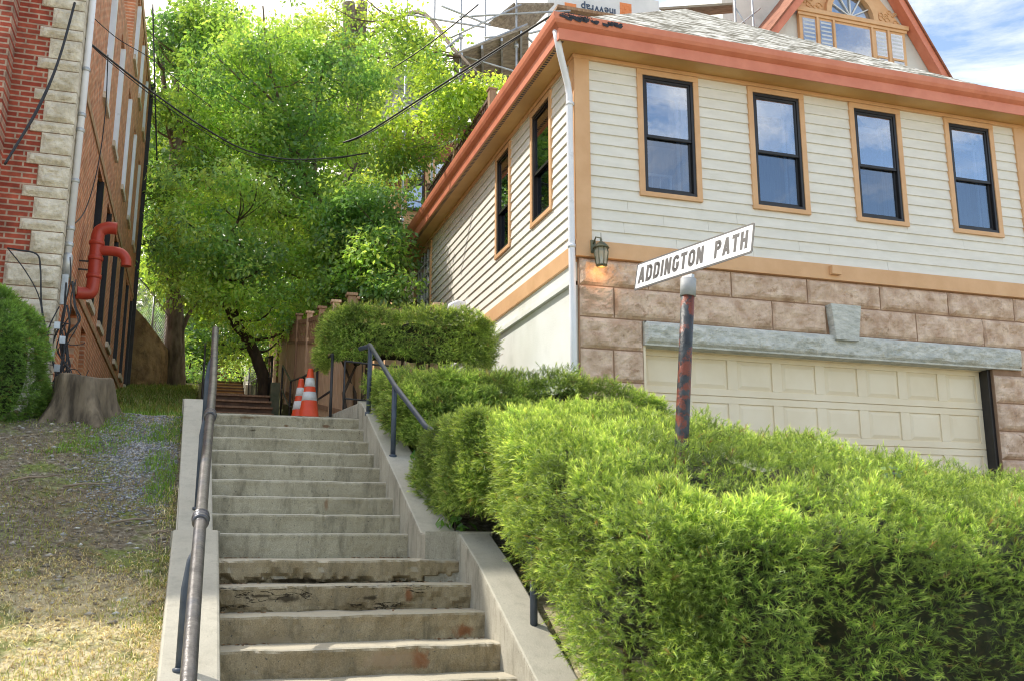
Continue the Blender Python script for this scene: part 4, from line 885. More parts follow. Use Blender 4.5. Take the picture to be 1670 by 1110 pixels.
# D: tall twin trunk far behind, hanging branches over the scaffold
bD = gpt(575, 600, 29)
tree('tall_twin_tree', 'tall tree with a thick twin grey trunk rising behind the bright foliage', bD,
     [([bD, W3(572, 420, 29), W3(572, 240, 29), W3(574, 120, 29), W3(568, 8, 29)], .36, .22), ([W3(575, 200, 29), W3(583, 110, 29), W3(592, 5, 29)], .24, .18), ([W3(590, 90, 29), W3(620, 70, 28), W3(650, 120, 27), W3(690, 160, 26)], .08, .03), ([W3(600, 60, 29), W3(680, 20, 24), W3(740, 80, 20), W3(800, 140, 17.6)], .08, .02)],
     [(600, 60, 28, 90, 60, 2, 1.5), (660, 120, 26, 60, 70, 1.6, 1.2), (500, 50, 28.5, 70, 50, 2, 1.0), (670, 60, 19.3, 45, 50, .8, .7), (640, 220, 19.3, 45, 60, .8, .9), (690, 250, 19.4, 30, 30, .5, .4), (770, 155, 17.6, 42, 28, .5, .55), (748, 195, 17.4, 22, 45, .4, .45), (800, 150, 17.3, 18, 22, .35, .2), (715, 170, 17.8, 35, 45, .6, .6), (700, 110, 18, 30, 40, .5, .4), (620, 280, 25, 50, 50, 1.3, .9)], [(.32, .50, .08), (.22, .38, .07), (.46, .62, .11), (.56, .68, .13)], 41, n_per=85, size=.12, twigs=80)
# E: darker small tree against the house's back corner
bE = gpt(600, 600, 19.5)
tree('broadleaf_tree', 'darker green broadleaf tree standing against the back corner of the cream house', bE,
     [([bE, W3(582, 470, 19.5), W3(578, 400, 19.4), W3(590, 340, 19.3)], .09, .03), ([W3(580, 430, 19.5), W3(620, 380, 19), W3(650, 340, 19)], .04, .02)],
     [(600, 330, 19, 75, 45, 1.4, 1.4), (560, 370, 19.6, 60, 40, 1.2, 1), (612, 420, 18.6, 48, 45, 1.1, 1.1), (560, 420, 19.5, 50, 50, 1.1, 1.1), (615, 370, 18.8, 35, 40, .8, .6), (600, 470, 18.8, 70, 22, 1.0, .8), (520, 470, 19.5, 50, 40, 1.1, .9), (500, 420, 20.5, 50, 40, 1.1, .8), (640, 458, 17.4, 24, 20, .5, .3)], [(.20, .42, .12), (.30, .54, .12), (.46, .66, .17), (.14, .32, .09)], 51, n_per=90, size=.12, twigs=50, bark='bark')
# understory shrubs beyond the path
def shrub(name, label, u, v, Y, ru, rv, ry, pal, seed, k=30, size=.12, n_per=60, crad=.45, group=None):
    c = at(u, v, y=Y); g = float(ground(c[0], Y)); base = (c[0], Y, g)
    T = thing(name, label, 'shrub', base, group); r = random.Random(seed); b = MB()
    C, R = blobs_to_clusters([(u, v, Y, ru, rv, ry, 1)], seed, k, crad)
    for i in r.sample(range(len(C)), min(12, len(C))): b.tube([(c[0]+r.uniform(-.1, .1), Y, g-.05), ((C[i][0]+c[0])/2, (C[i][1]+Y)/2, (C[i][2]+g)/2+.2), C[i]], [.03, .02, .01], 5)
    b.build('stem', 'bark_dark', T); leaves(C, R, n_per, size, pal, seed+1, parent=T, name='foliage'); return T
shrub('shrub', 'sunlit yellow green bush right of the far timber steps', 400, 610, 33, 45, 28, 1.5, BR, 61, 26)
shrub('shrub', 'small bright bush between the straight trunk and the far steps', 308, 612, 31, 18, 28, 1, BR, 62, 14)
shrub('shrub', 'dark green bush behind the wooden fence posts', 470, 520, 26, 60, 60, 1.5, DK, 63, 46, .15, 80)
shrub('shrub', 'dark green bush behind the far timber steps', 350, 575, 42, 60, 35, 1.5, DK, 64, 40, .2, 80, .8)
shrub('shrub', 'leafy bush behind the chain link fence', 262, 540, 33, 25, 45, 1.5, MD, 65, 26, .16, 80, .7)
# distant wood filling the hillside: reads as one mass
r = np.random.default_rng(77); C = []; R = []
for i in range(760):
    u = r.uniform(235, 790); v = r.uniform(60, 640); Y = r.uniform(42, 60)
    keep = .9 if v > 160 else (.25 if u > 600 else .55)
    if u > 640 and v < 300: keep = .12
    if r.random() > keep: continue
    C.append(at(u, v, y=Y)); R.append(r.uniform(1.0, 2.0))
wood = leaves(np.array(C), np.array(R), 85, .42, [(.10, .20, .04), (.18, .30, .05), (.30, .44, .07), (.12, .22, .06)], 78, name='distant_wood', aspect=.6)
tag(wood, kind='stuff'); wood['label'] = 'distant green wood covering the hillside behind the stairs'; wood['category'] = 'wood'

# ------------------------------------------------------------------ yew hedges
def sprig_template(n_=14):
    """bushy yew shoot pointing +x, unit length: stem + needles set round it in a loose spiral"""
    V = []; Fc = []; tt = []; r = random.Random(5)
    def tri(a, b, c, t):
        n = len(V); V.extend([a, b, c]); Fc.append((n, n+1, n+2)); tt.extend(t)
    tri((0, .014, 0), (0, -.014, 0), (.75, 0, 0), (0, 0, .3))
    for i in range(n_):
        q = i/(n_-1); x = .06+.66*q; l = .50*(1-.30*q)*r.uniform(.7, 1.2); a = i*2.4+r.uniform(-.4, .4); cy_, cz_ = math.cos(a), math.sin(a)*.62
        sy_, sz_ = -math.sin(a)*.026, math.cos(a)*.026; f = .45+.5*q
        tri((x, sy_, sz_), (x, -sy_, -sz_), (x+l*f, l*.85*cy_*(1.15-.45*q), l*.85*cz_*(1.15-.45*q)+.03), (.15+.55*q, .15+.55*q, .35+.65*q))
    return np.array(V), np.array(Fc), np.array(tt)
SPV, SPF, SPT = sprig_template()
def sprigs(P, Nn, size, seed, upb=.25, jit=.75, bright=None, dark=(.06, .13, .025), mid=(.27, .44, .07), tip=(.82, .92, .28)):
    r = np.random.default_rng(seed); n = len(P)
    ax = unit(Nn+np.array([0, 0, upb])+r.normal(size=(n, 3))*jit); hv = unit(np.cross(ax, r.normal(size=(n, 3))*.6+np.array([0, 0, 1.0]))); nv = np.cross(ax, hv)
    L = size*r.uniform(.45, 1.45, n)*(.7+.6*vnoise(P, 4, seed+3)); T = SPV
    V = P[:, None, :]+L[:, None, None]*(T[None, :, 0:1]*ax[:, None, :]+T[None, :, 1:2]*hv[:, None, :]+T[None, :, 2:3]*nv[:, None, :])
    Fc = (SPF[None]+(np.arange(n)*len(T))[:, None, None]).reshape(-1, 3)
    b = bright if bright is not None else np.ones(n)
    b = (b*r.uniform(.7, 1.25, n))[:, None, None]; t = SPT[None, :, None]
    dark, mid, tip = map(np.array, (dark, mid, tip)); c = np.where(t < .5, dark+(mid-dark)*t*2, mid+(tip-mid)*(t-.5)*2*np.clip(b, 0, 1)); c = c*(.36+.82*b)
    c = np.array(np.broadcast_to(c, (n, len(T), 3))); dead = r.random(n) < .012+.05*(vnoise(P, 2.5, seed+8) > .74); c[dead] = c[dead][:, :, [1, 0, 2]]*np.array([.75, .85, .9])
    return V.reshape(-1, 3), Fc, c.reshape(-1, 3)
def hedge(name, label, vols, dens, size, seed, pal={}, group='clipped yew hedges beside the steps'):
    """vols: (x0,x1,y0,y1, ztop(x,y), zbot(x,y), k, faces) rounded boxes"""
    r = np.random.default_rng(seed); x0, x1, y0, y1 = vols[0][:4]; base = ((x0+x1)/2, (y0+y1)/2, float(ground((x0+x1)/2, (y0+y1)/2)))
    T = thing(name, label, 'hedge', base, group)
    Ps = []; Ns = []; core = MB()
    def surf(vol, Q):
        x0, x1, y0, y1, zt, zb, k, lump = vol[:8]
        s = 1/np.power((np.abs(Q)**k).sum(1), 1/k)[:, None]; U = Q*s
        g = np.sign(U)*np.abs(U)**(k-1); hx, hy = (x1-x0)/2, (y1-y0)/2
        X = (x0+x1)/2+U[:, 0]*hx; Y = (y0+y1)/2+U[:, 1]*hy; t = zt(X, Y); b = zb(X, Y); Z = (t+b)/2+U[:, 2]*(t-b)/2
        P = np.stack([X, Y, Z], 1); Nn = unit(np.stack([g[:, 0]/hx, g[:, 1]/hy, g[:, 2]/np.maximum((t-b)/2, .1)], 1))
        e = .05; gx = (zt(X+e, Y)-zt(X-e, Y))/(2*e); gy = (zt(X, Y+e)-zt(X, Y-e))/(2*e); up_ = np.clip(Nn[:, 2], 0, 1); Nn[:, 0] -= gx*up_; Nn[:, 1] -= gy*up_; Nn = unit(Nn)
        d = (vnoise(P, 2.2, seed)-.5)*.20*lump+(vnoise(P, 6.5, seed+1)-.5)*.12*lump+(vnoise(P, 12.0, seed+9)-.5)*.10; return P+Nn*d[:, None], Nn
    for vol in vols:
        x0, x1, y0, y1 = vol[:4]; hz = 1.2; ars = {'l': (y1-y0)*hz, 'f': (x1-x0)*hz, 't': (x1-x0)*(y1-y0), 'r': (y1-y0)*hz, 'b': (x1-x0)*hz*.6}
        for fc in vol[8]:
            n = int(ars[fc]*dens*(2.0 if fc in 'lf' else 1)); a = r.uniform(-1, 1, n); c = r.uniform(-1, 1, n); o = np.ones(n); e_ = r.random(n) < .12; a[e_] = np.sign(a[e_])*(1-.12*np.abs(a[e_])); e_ = r.random(n) < .16; c[e_] = np.sign(c[e_])*(1-.25*np.abs(c[e_]))
            Q = {'l': (-o, a, c), 'r': (o, a, c), 'f': (a, -o, c), 'b': (a, o, c), 't': (a, c, o)}[fc]
            P, Nn = surf(vol, np.stack(Q, 1)); keep = (vnoise(P, 5.0, seed+2) > .26) | (r.random(n) < (1.0 if fc == 't' else .35))
            keep &= ((P[:, 0] < P[:, 1]*1.06+.25) | (r.random(n) < .35)) & ((P[:, 2] > 1.55-.14*P[:, 1]) | (r.random(n) < .4))
            P = P[keep]; Nn = Nn[keep]; P = P-Nn*(r.random((len(P), 1))**1.4)*.16
            Ps.append(P); Ns.append(Nn)
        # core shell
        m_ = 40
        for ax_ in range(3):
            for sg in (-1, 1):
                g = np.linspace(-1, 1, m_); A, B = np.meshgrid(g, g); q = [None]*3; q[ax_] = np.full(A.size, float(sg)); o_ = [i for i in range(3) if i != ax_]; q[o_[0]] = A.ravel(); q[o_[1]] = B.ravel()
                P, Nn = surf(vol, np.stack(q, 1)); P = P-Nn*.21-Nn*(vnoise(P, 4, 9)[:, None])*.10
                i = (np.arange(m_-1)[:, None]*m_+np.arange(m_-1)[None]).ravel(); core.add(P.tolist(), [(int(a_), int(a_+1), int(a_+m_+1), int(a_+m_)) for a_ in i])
    P = np.concatenate(Ps); Nn = np.concatenate(Ns)
    P0 = P; br = .30+.75*vnoise(P, 2.6, seed+4)+1.1*(vnoise(P, 11, seed+6)-.5); br = np.clip(br*(.85+.30*np.clip(Nn[:, 2], 0, 1)), .06, 1.4)  # patchy growth tone, with hollow shade and lighter tops painted in
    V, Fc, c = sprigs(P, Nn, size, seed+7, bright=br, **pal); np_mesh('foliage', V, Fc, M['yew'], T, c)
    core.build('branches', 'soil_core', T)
    return T, P
cwall = lambda x, y: np.interp(y, [4.0, 5.5, 7.2, 8.6, 10.6], [.1, .85, 1.66, 1.75, 2.75])
def ht1(x, y): return np.interp(y, [3.9, 4.3, 4.9, 5.5, 6.4, 7.3, 8.0], [1.72, 1.83, 2.08, 2.30, 2.48, 2.62, 2.64])-.070*np.maximum(0, x-2.6)-.075*np.maximum(0, x-4.6)-.0*x+.03*np.sin(x*2.1)
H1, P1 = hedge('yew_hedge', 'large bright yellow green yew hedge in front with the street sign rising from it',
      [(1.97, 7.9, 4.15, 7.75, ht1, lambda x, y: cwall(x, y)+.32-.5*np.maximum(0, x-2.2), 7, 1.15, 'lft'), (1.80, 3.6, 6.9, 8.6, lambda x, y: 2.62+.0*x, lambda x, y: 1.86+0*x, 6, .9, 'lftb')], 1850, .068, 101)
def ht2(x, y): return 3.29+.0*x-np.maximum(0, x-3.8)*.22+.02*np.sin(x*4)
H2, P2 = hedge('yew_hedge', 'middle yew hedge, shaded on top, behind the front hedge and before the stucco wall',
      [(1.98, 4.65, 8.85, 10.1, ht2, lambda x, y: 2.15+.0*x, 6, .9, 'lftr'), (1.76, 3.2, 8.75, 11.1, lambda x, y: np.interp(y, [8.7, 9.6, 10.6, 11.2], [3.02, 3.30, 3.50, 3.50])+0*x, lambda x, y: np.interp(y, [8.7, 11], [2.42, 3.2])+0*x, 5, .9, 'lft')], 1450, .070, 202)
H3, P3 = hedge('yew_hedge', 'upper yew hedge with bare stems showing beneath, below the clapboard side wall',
      [(1.38, 3.72, 11.9, 13.2, lambda x, y: 4.62-.05*np.maximum(0, x-3.0)+.0*x, lambda x, y: 3.86+.0*x+.1*np.maximum(0, 2.2-x)*-1, 5, .9, 'lftr')], 1450, .070, 303)
b = MB()
for i in range(16):
    x = random.uniform(1.75, 3.6); y = random.uniform(12.2, 12.9); g = float(ground(x, y)); b.tube([(x, y, g-.05), (x+random.uniform(-.1, .1), y, g+.45), (x+random.uniform(-.3, .3), y+random.uniform(-.2, .2), 4.1)], [.03, .022, .012], 6)
b.build('stems', 'bark_dark', H3)
b = MB()
for i in range(26):
    x = random.uniform(2.2, 6.5); y = random.uniform(4.5, 6.5); g = float(ground(x, y)); b.tube([(x, y, g-.05), (x+random.uniform(-.1, .1), y-.1, g+.5), (x+random.uniform(-.3, .3), 4.45+random.uniform(0, .3), 1.5)], [.03, .02, .01], 5)
b.build('stems', 'bark_dark', H1)
# round clipped shrub at the left edge
RS = thing('round_shrub', 'dense rounded evergreen shrub at the left edge beside the stump', 'shrub', (-2.12, 10.75, 2.75))
r = np.random.default_rng(9); n = 30000; d = unit(r.normal(size=(n, 3))); d = d[(d[:, 1] < .6)]
P = d*np.array([.62, .6, .78]); P[:, 0] *= 1-.22*np.clip(P[:, 2]/.85, -.2, 1); P = P+np.array([-2.12, 10.75, 3.36]); 
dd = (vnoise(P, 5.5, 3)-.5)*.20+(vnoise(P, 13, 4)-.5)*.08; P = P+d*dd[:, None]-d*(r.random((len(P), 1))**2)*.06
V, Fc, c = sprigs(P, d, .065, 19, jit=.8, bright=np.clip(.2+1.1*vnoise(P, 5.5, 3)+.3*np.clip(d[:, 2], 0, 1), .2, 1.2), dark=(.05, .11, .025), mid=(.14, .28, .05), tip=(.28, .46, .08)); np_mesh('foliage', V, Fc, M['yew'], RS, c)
b = MB(); b.lathe((-2.12, 10.75, 3.36), [(.43*math.sin(a), -.64*math.cos(a)) for a in np.linspace(.05, 3.09, 14)], 20); b.build('branches', 'soil_core', RS)
MB().tube([(-2.14, 10.75, 2.6), (-2.14, 10.75, 3.2)], .05, 8).build('stem', 'bark_dark', RS)

# ------------------------------------------------------------------ stump
sx, sy = float(at(134, 660, y=10.7)[0]), 10.7; sg = float(ground(sx, sy))
b = MB(); n = 96; prof = [(.37, -.14), (.315, .0), (.28, .09), (.255, .2), (.245, .32), (.24, .40), (.22, .415), (.11, .405), (.02, .40)]
vs = []; 
for (rr_, z) in prof:
    for k in range(n):
        a = 2*math.pi*k/n; lob = 1+.17*math.sin(5*a+1)*max(0, 1-z/.4)+.07*math.sin(9*a)*max(0, 1-z/.5)+.05*math.sin(3*a)+(vnoise(np.array([[a*3, z*2, 1.]]), 3.3, 4)[0]-.5)*.12+(vnoise(np.array([[a*9, z*4, 1.]]), 2.3, 5)[0]-.5)*.08; zz = z+(.02*math.sin(2*a+.5) if z > .3 else 0)
        vs.append((sx+rr_*lob*math.cos(a)*1.12, sy+rr_*lob*math.sin(a)*.9, sg+zz))
fs = [(i*n+k, i*n+(k+1) % n, (i+1)*n+(k+1) % n, (i+1)*n+k) for i in range(len(prof)-1) for k in range(n)]+[tuple((len(prof)-1)*n+k for k in range(n))]
b.add(vs, fs, True); tag(b.build('tree_stump', 'stump', origin=(sx, sy, sg)), 'wide weathered grey tree stump below the hanging cables', 'stump')

# ------------------------------------------------------------------ fence, rails, cones beyond the landing
def fence(name, label, pts, h, post_extra=.12, lattice=True):
    T = thing(name, label, 'fence', pts[0]); n = len(pts)
    for i, p in enumerate(pts):
        p = Vector(p); MB().box(p.x-.05, p.x+.05, p.y-.05, p.y+.05, p.z-.1, p.z+h+post_extra).box(p.x-.075, p.x+.075, p.y-.075, p.y+.075, p.z+h+post_extra, p.z+h+post_extra+.04).build('post', 'fence_wood' if i % 2 else 'fence_post', T, .004)
    for i in range(n-1):
        a = Vector(pts[i]); c = Vector(pts[i+1]); d = c-a; b = MB(); m_ = int(d.length/.14)
        nrm_ = Vector((-d.y, d.x, 0)).normalized()
        for j in range(m_):
            p = a+d*((j+.08)/m_); q = a+d*((j+.92)/m_); top_ = h-.42
            b.hexa([p+nrm_*-.01, q+nrm_*-.01, q+nrm_*.01, p+nrm_*.01], [x+Vector((0, 0, top_)) for x in (p+nrm_*-.01, q+nrm_*-.01, q+nrm_*.01, p+nrm_*.01)])
        b.build('boards', 'fence_wood', T)
        b = MB(); U = Vector((0, 0, 1))
        for zz in (h, h-.40, .15): b.bar(a+U*zz, c+U*zz, .05, .07)
        k = int(d.length/.22)
        for j in range(k):
            p = a+d*(j/k); q = a+d*((j+1)/k); b.bar(p+U*(h-.38), q+U*(h-.03), .02, .02); b.bar(p+U*(h-.03)+nrm_*.02, q+U*(h-.38)+nrm_*.02, .02, .02)
        b.build('lattice', 'fence_post', T)
    return T
fx = 1.86
fy = [12.9, 14.3, 15.8, 17.4, 19.1, 20.9, 23.0, 25.4]
fence('wooden_fence', 'weathered wooden fence with lattice top stepping up beside the path', [(fx-.03*i, y, float(ground(fx, y))+.02) for i, y in enumerate(fy)], 1.62)
fence('wooden_fence', 'short lattice topped fence panel peeking over the upper hedge', [(1.98, 13.5, 3.28), (3.2, 13.5, 3.28)], 1.62)
# black iron rail beside the path
def iron_rail(label, pts, h, bal=0, mat='black_iron', mid=.45, rr_=.018):
    T = thing('iron_railing', label, 'railing', pts[0]); U = np.array([0, 0, 1.]); P = [np.array(p, float) for p in pts]
    MB().tube([p+U*h for p in P], rr_, 8).build('top_rail', mat, T); MB().tube([p+U*(h-mid) for p in P], rr_*.8, 8).build('lower_rail', mat, T)
    for p in P: MB().tube([p-U*.1, p+U*h], rr_, 8).build('post', mat, T)
    if bal:
        b = MB()
        for i in range(len(P)-1):
            for j in range(1, bal): q = P[i]+(P[i+1]-P[i])*j/bal; b.tube([q+U*.05, q+U*h], .009, 5)
        b.build('balusters', mat, T)
    return T
iron_rail('low black railing with two rails in front of the wooden fence', [(1.52, 12.0, 3.05), (1.52, 13.6, 3.15), (1.50, 15.2, 3.3), (1.45, 16.9, 3.5), (1.45, 18.8, 4.1)], .88)
iron_rail('black railing with diagonal brace under the upper hedge', [(1.62, 11.6, 3.16), (1.95, 11.7, 3.16), (2.35, 11.8, 3.16)], .62, rr_=.012)
iron_rail('black railing with balusters right of the far path', [(1.36, 20.4, 4.5), (1.36, 23, 4.95), (1.36, 26, 5.4), (1.36, 30.5, 6.0)], .95, 8)
iron_rail('tall black railing left of the far path beside the straight trunk', [(.02, 17.2, 3.6), (.02, 20, 4.5), (.02, 25, 5.2), (.02, 30.5, 6.1)], 1.05, 8)
def flight(name, label, x0, x1, y0, z0, n, rise, run, mats, cheek=None):
    T = thing(name, label, 'staircase', ((x0+x1)/2, y0, z0))
    for i in range(n):
        MB().box(x0, x1, y0+i*run, y0+(i+1)*run+.06, z0-.3+i*rise, z0+(i+1)*rise-.04).build('riser', mats[0], T)
        MB().box(x0-.02, x1+.02, y0+i*run-.04, y0+(i+1)*run+.01, z0+(i+1)*rise-.038, z0+(i+1)*rise).build('tread', mats[1], T, .004)
    return T
flight('timber_stairs', 'dark brown flight of steps just beyond the landing', .1, 1.28, 17.05, 3.30, 7, .172, .42, ('far_tread', 'fence_post'))
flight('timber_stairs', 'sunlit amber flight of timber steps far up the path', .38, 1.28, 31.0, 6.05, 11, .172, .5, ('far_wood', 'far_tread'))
MB().box(1.3, 1.45, 30.9, 37, 5.8, 8.0)
b = MB(); b.hexa([(1.29, 30.9, 5.9), (1.45, 30.9, 5.9), (1.45, 36.6, 7.6), (1.29, 36.6, 7.6)], [(1.29, 30.9, 6.5), (1.45, 30.9, 6.5), (1.45, 36.6, 8.3), (1.29, 36.6, 8.3)]); tag(b.build('side_wall', 'concrete_cheek', origin=(1.37, 31, 6)), 'pale sloped side wall right of the far amber steps', 'wall')
MB_ = MB().box(1.30, 1.48, 19.6, 19.85, 4.0, 4.78); tag(MB_.build('concrete_bollard', 'green_bin', origin=(1.39, 19.7, 4.3), bevel=.01), 'short moss stained concrete pillar at the top of the dark brown steps', 'pillar')
# traffic cones (two stacks)
def cone_stack(x, y, z, h, n, label):
    for i in range(n):
        T = thing('traffic_cone', label[i], 'traffic cone', (x, y, z+i*.075), 'stacked orange traffic cones'); zz = z+i*.075; s = h
        MB().box(x-.17, x+.17, y-.17, y+.17, zz, zz+.03).build('base', 'cone_red', T, .01) if i == 0 else MB().lathe((x, y, zz), [(.145, .03), (.15, .05), (.14, .06)], 20).build('base', 'cone_red', T)
        MB().lathe((x, y, zz), [(.135, .03), (.125, .10), (.035, s-.02), (.028, s), (.016, s)], 24).build('body', 'cone_red', T)
        def rad(q): return .125+(.035-.125)*(q-.10)/(s-.12)
        for a, c in ((.40*s, .56*s), (.66*s, .82*s)): MB().lathe((x, y, zz), [(rad(a)+.003, a), (rad(c)+.003, c)], 24).build('band', 'cone_white', T)
c0 = at(500, 640, y=12.7)
cz = 3.1
cone_stack(float(at(505, 640, y=12.6)[0]), 12.6, cz-.03, .70, 2, ['lower orange cone in the nearer stack', 'top orange cone of the nearer, taller stack'])
cone_stack(float(at(490.5, 640, y=13.15)[0]), 13.15, cz, .70, 1, ['orange cone behind and left of the stacked pair'])

# retaining wall with chain link at the far end of the brick building
RWl = thing('stone_retaining_wall', 'rough brown stone retaining wall at the end of the brown side wall', 'wall', (-1.3, 26.5, 5.4))
xsA, xsB = -1.68, -.62; nx, nz = 30, 20; vs = []; 
for j in range(nz+1):
    for i in range(nx+1):
        t = i/nx; x = xsA+(xsB-xsA)*t; y = 24.75+2.0*t**2; zt = 7.25-1.0*t; zb2 = 5.0; z = zb2+(zt-zb2)*j/nz; P = np.array([[x, y, z]]); dsp_ = vnoise(P, 2.2, 8)[0]*.25+vnoise(P, 6, 9)[0]*.1; vs.append((x, y-dsp_, z))
w_ = nx+1; b = MB(); b.add(vs, [(j*w_+i, j*w_+i+1, (j+1)*w_+i+1, (j+1)*w_+i) for j in range(nz) for i in range(nx)], False); b.add([vs[nz*w_+i] for i in range(nx+1)]+[(v[0], v[1]+.8, v[2]) for v in [vs[nz*w_+i] for i in range(nx+1)]], [(i, i+1, w_+i+1, w_+i) for i in range(nx)]); b.build('wall', 'rock', RWl)
CL = thing('chain_link_fence', 'grey chain link fence on top of the stone retaining wall', 'fence', (-1.3, 25.8, 7.1))
b = MB(); U = np.array([0, 0, 1.])
tp = [np.array(vs[nz*w_+i])+np.array([0, .3, 0]) for i in range(0, nx+1, 6)]
for p in tp[::2]: MB().tube([p-U*.1, p+U*.85], .025, 8).build('post', 'galv', CL)
MB().tube([p+U*.83 for p in tp], .018, 6).build('top_rail', 'galv', CL)
for i in range(len(tp)-1):
    for j in range(-8, 9):
        for sgn in (-1, 1):
            a = tp[i]+(tp[i+1]-tp[i])*(j/8); c = a+(tp[i+1]-tp[i])*sgn*1.0+U*.8
            # clip to the panel
            t0, t1 = 0., 1.; f0 = j/8; f1 = f0+sgn
            if f1 != f0:
                ta = (0-f0)/(f1-f0); tb = (1-f0)/(f1-f0); lo_, hi_ = min(ta, tb), max(ta, tb); t0 = max(t0, lo_); t1 = min(t1, hi_)
            if t1 > t0+.01: b.tube([a+(c-a)*t0, a+(c-a)*t1], .004, 3, False)
b.build('mesh', 'galv', CL)

# ------------------------------------------------------------------ houses behind
YG = 21.0
TG = thing('gabled_house', 'pale stucco gabled house with an arched tan window above the hip roof', 'house', (14, YG, 1.2))
g1, g2, g3, g4 = at(1528, 122, y=YG), at(1465, 14, y=YG), at(1246, 57, y=YG), at(1280, 14, y=YG)
sR = (g2[2]-g1[2])/(g2[0]-g1[0]); sL = (g4[2]-g3[2])/(g4[0]-g3[0]); xa = (g1[2]-g3[2]+sL*g3[0]-sR*g1[0])/(sL-sR); za = g3[2]+sL*(xa-g3[0])
za -= .0; ze = 9.0; xl = g3[0]+(ze-g3[2])/sL; xrr = g1[0]+(ze-g1[2])/sR
MB().hexa([(xl, YG, 1.2), (xrr, YG, 1.2), (xrr, YG, ze), (xa, YG, za), (xl, YG, ze)], [(xl, YG+6, 1.2), (xrr, YG+6, 1.2), (xrr, YG+6, ze), (xa, YG+6, za), (xl, YG+6, ze)]).build('wall', 'stucco_grey', TG)
def rake(x0, z0, x1, z1, w, y0, y1, mat, nm, up_=0):
    d = Vector((x1-x0, 0, z1-z0)).normalized(); nn = Vector((-d.z, 0, d.x)); nn = nn if nn.z > 0 else -nn; A = [Vector((x0, 0, z0))+nn*up_, Vector((x1, 0, z1))+nn*up_, Vector((x1, 0, z1))+nn*(up_+w), Vector((x0, 0, z0))+nn*(up_+w)]
    return MB().hexa([(p.x, y0, p.z) for p in A], [(p.x, y1, p.z) for p in A]).build(nm, mat, TG)
rake(xl, ze, xa, za, .19, YG-.35, YG-.02, 'salmon', 'rake_board', -.23); rake(xrr, ze, xa, za, .19, YG-.35, YG-.02, 'salmon', 'rake_board', -.23)
rake(xl, ze, xa, za, .05, YG-.4, YG+6, 'redwall', 'roof', -.035); rake(xrr, ze, xa, za, .05, YG-.4, YG+6, 'redwall', 'roof', -.035)
# palladian window
pl = at(1302, 40, y=YG); prr = at(1470, 75, y=YG); zc = float(at(1380, 38, y=YG)[2]); x0, x1 = float(pl[0]), float(prr[0]); zlo = zc-2.2
xs_ = [float(at(u, 60, y=YG)[0]) for u in (1306, 1326, 1334, 1353, 1358, 1414, 1424, 1440, 1448, 1466)]
pw_ = thing  # alias unused
wv = MB().box(x0-.05, x1+.05, YG-.12, YG-.001, zlo, zc+.0).build('window', 'tan_paint', TG, .01)
MB().box(x0-.15, x1+.15, YG-.20, YG-.122, zc, zc+.13).box(x0-.1, x1+.1, YG-.16, YG-.121, zc-.09, zc-.002).build('cornice', 'tan_paint', wv, .01)
for i in (0, 2, 6, 8): 
    MB().box(xs_[i], xs_[i+1], YG-.128, YG-.121, zlo, zc-.16).build('glass', 'glass', wv); MB().box(xs_[i]-.0, xs_[i+1], YG-.145, YG-.129, zc-.98, zc-.92).box(xs_[i], xs_[i]+.03, YG-.14, YG-.129, zlo, zc-.98).build('sash', 'tan_paint', wv)
    b = MB()
    for j in range(14): b.box(xs_[i]+.03, xs_[i+1]-.02, YG-.1285, YG-.1282, zc-.2-.12*j-.05, zc-.2-.12*j)
    b.build('blind', 'blind', wv)
MB().box(xs_[4], xs_[5], YG-.128, YG-.121, zlo, zc-.16).build('glass', 'glass', wv)
for xx in (xs_[1]+.03, xs_[3]+.02, xs_[5]+.03, xs_[7]+.03): MB().box(xx, xx+.07, YG-.17, YG-.122, zlo, zc-.09).build('mullion', 'tan_paint', wv, .01)
xc = (xs_[4]+xs_[5])/2; R0 = (xs_[5]-xs_[4])/2+.12
def arc(r_, n=24): return [(xc+r_*math.cos(math.pi*k/n), zc+.13+r_*math.sin(math.pi*k/n)) for k in range(n+1)]
fanp = MB(); o1 = arc(R0+.16); o0 = arc(R0)
for k in range(24): fanp.hexa([(o0[k][0], YG-.2, o0[k][1]), (o1[k][0], YG-.2, o1[k][1]), (o1[k+1][0], YG-.2, o1[k+1][1]), (o0[k+1][0], YG-.2, o0[k+1][1])], [(o0[k][0], YG-.01, o0[k][1]), (o1[k][0], YG-.01, o1[k][1]), (o1[k+1][0], YG-.01, o1[k+1][1]), (o0[k+1][0], YG-.01, o0[k+1][1])])
fan = fanp.build('arched_window', 'tan_paint', TG)
b = MB(); b.hexa([(p[0], YG-.06, p[1]) for p in o0], [(p[0], YG-.05, p[1]) for p in o0]); b.build('glass', 'glass', fan)
b = MB()
for k in range(1, 6): a = math.pi*k/6; b.bar((xc, YG-.09, zc+.15), (xc+R0*math.cos(a), YG-.09, zc+.13+R0*math.sin(a)), .035)
b.build('glazing_bars', 'cone_white', fan)
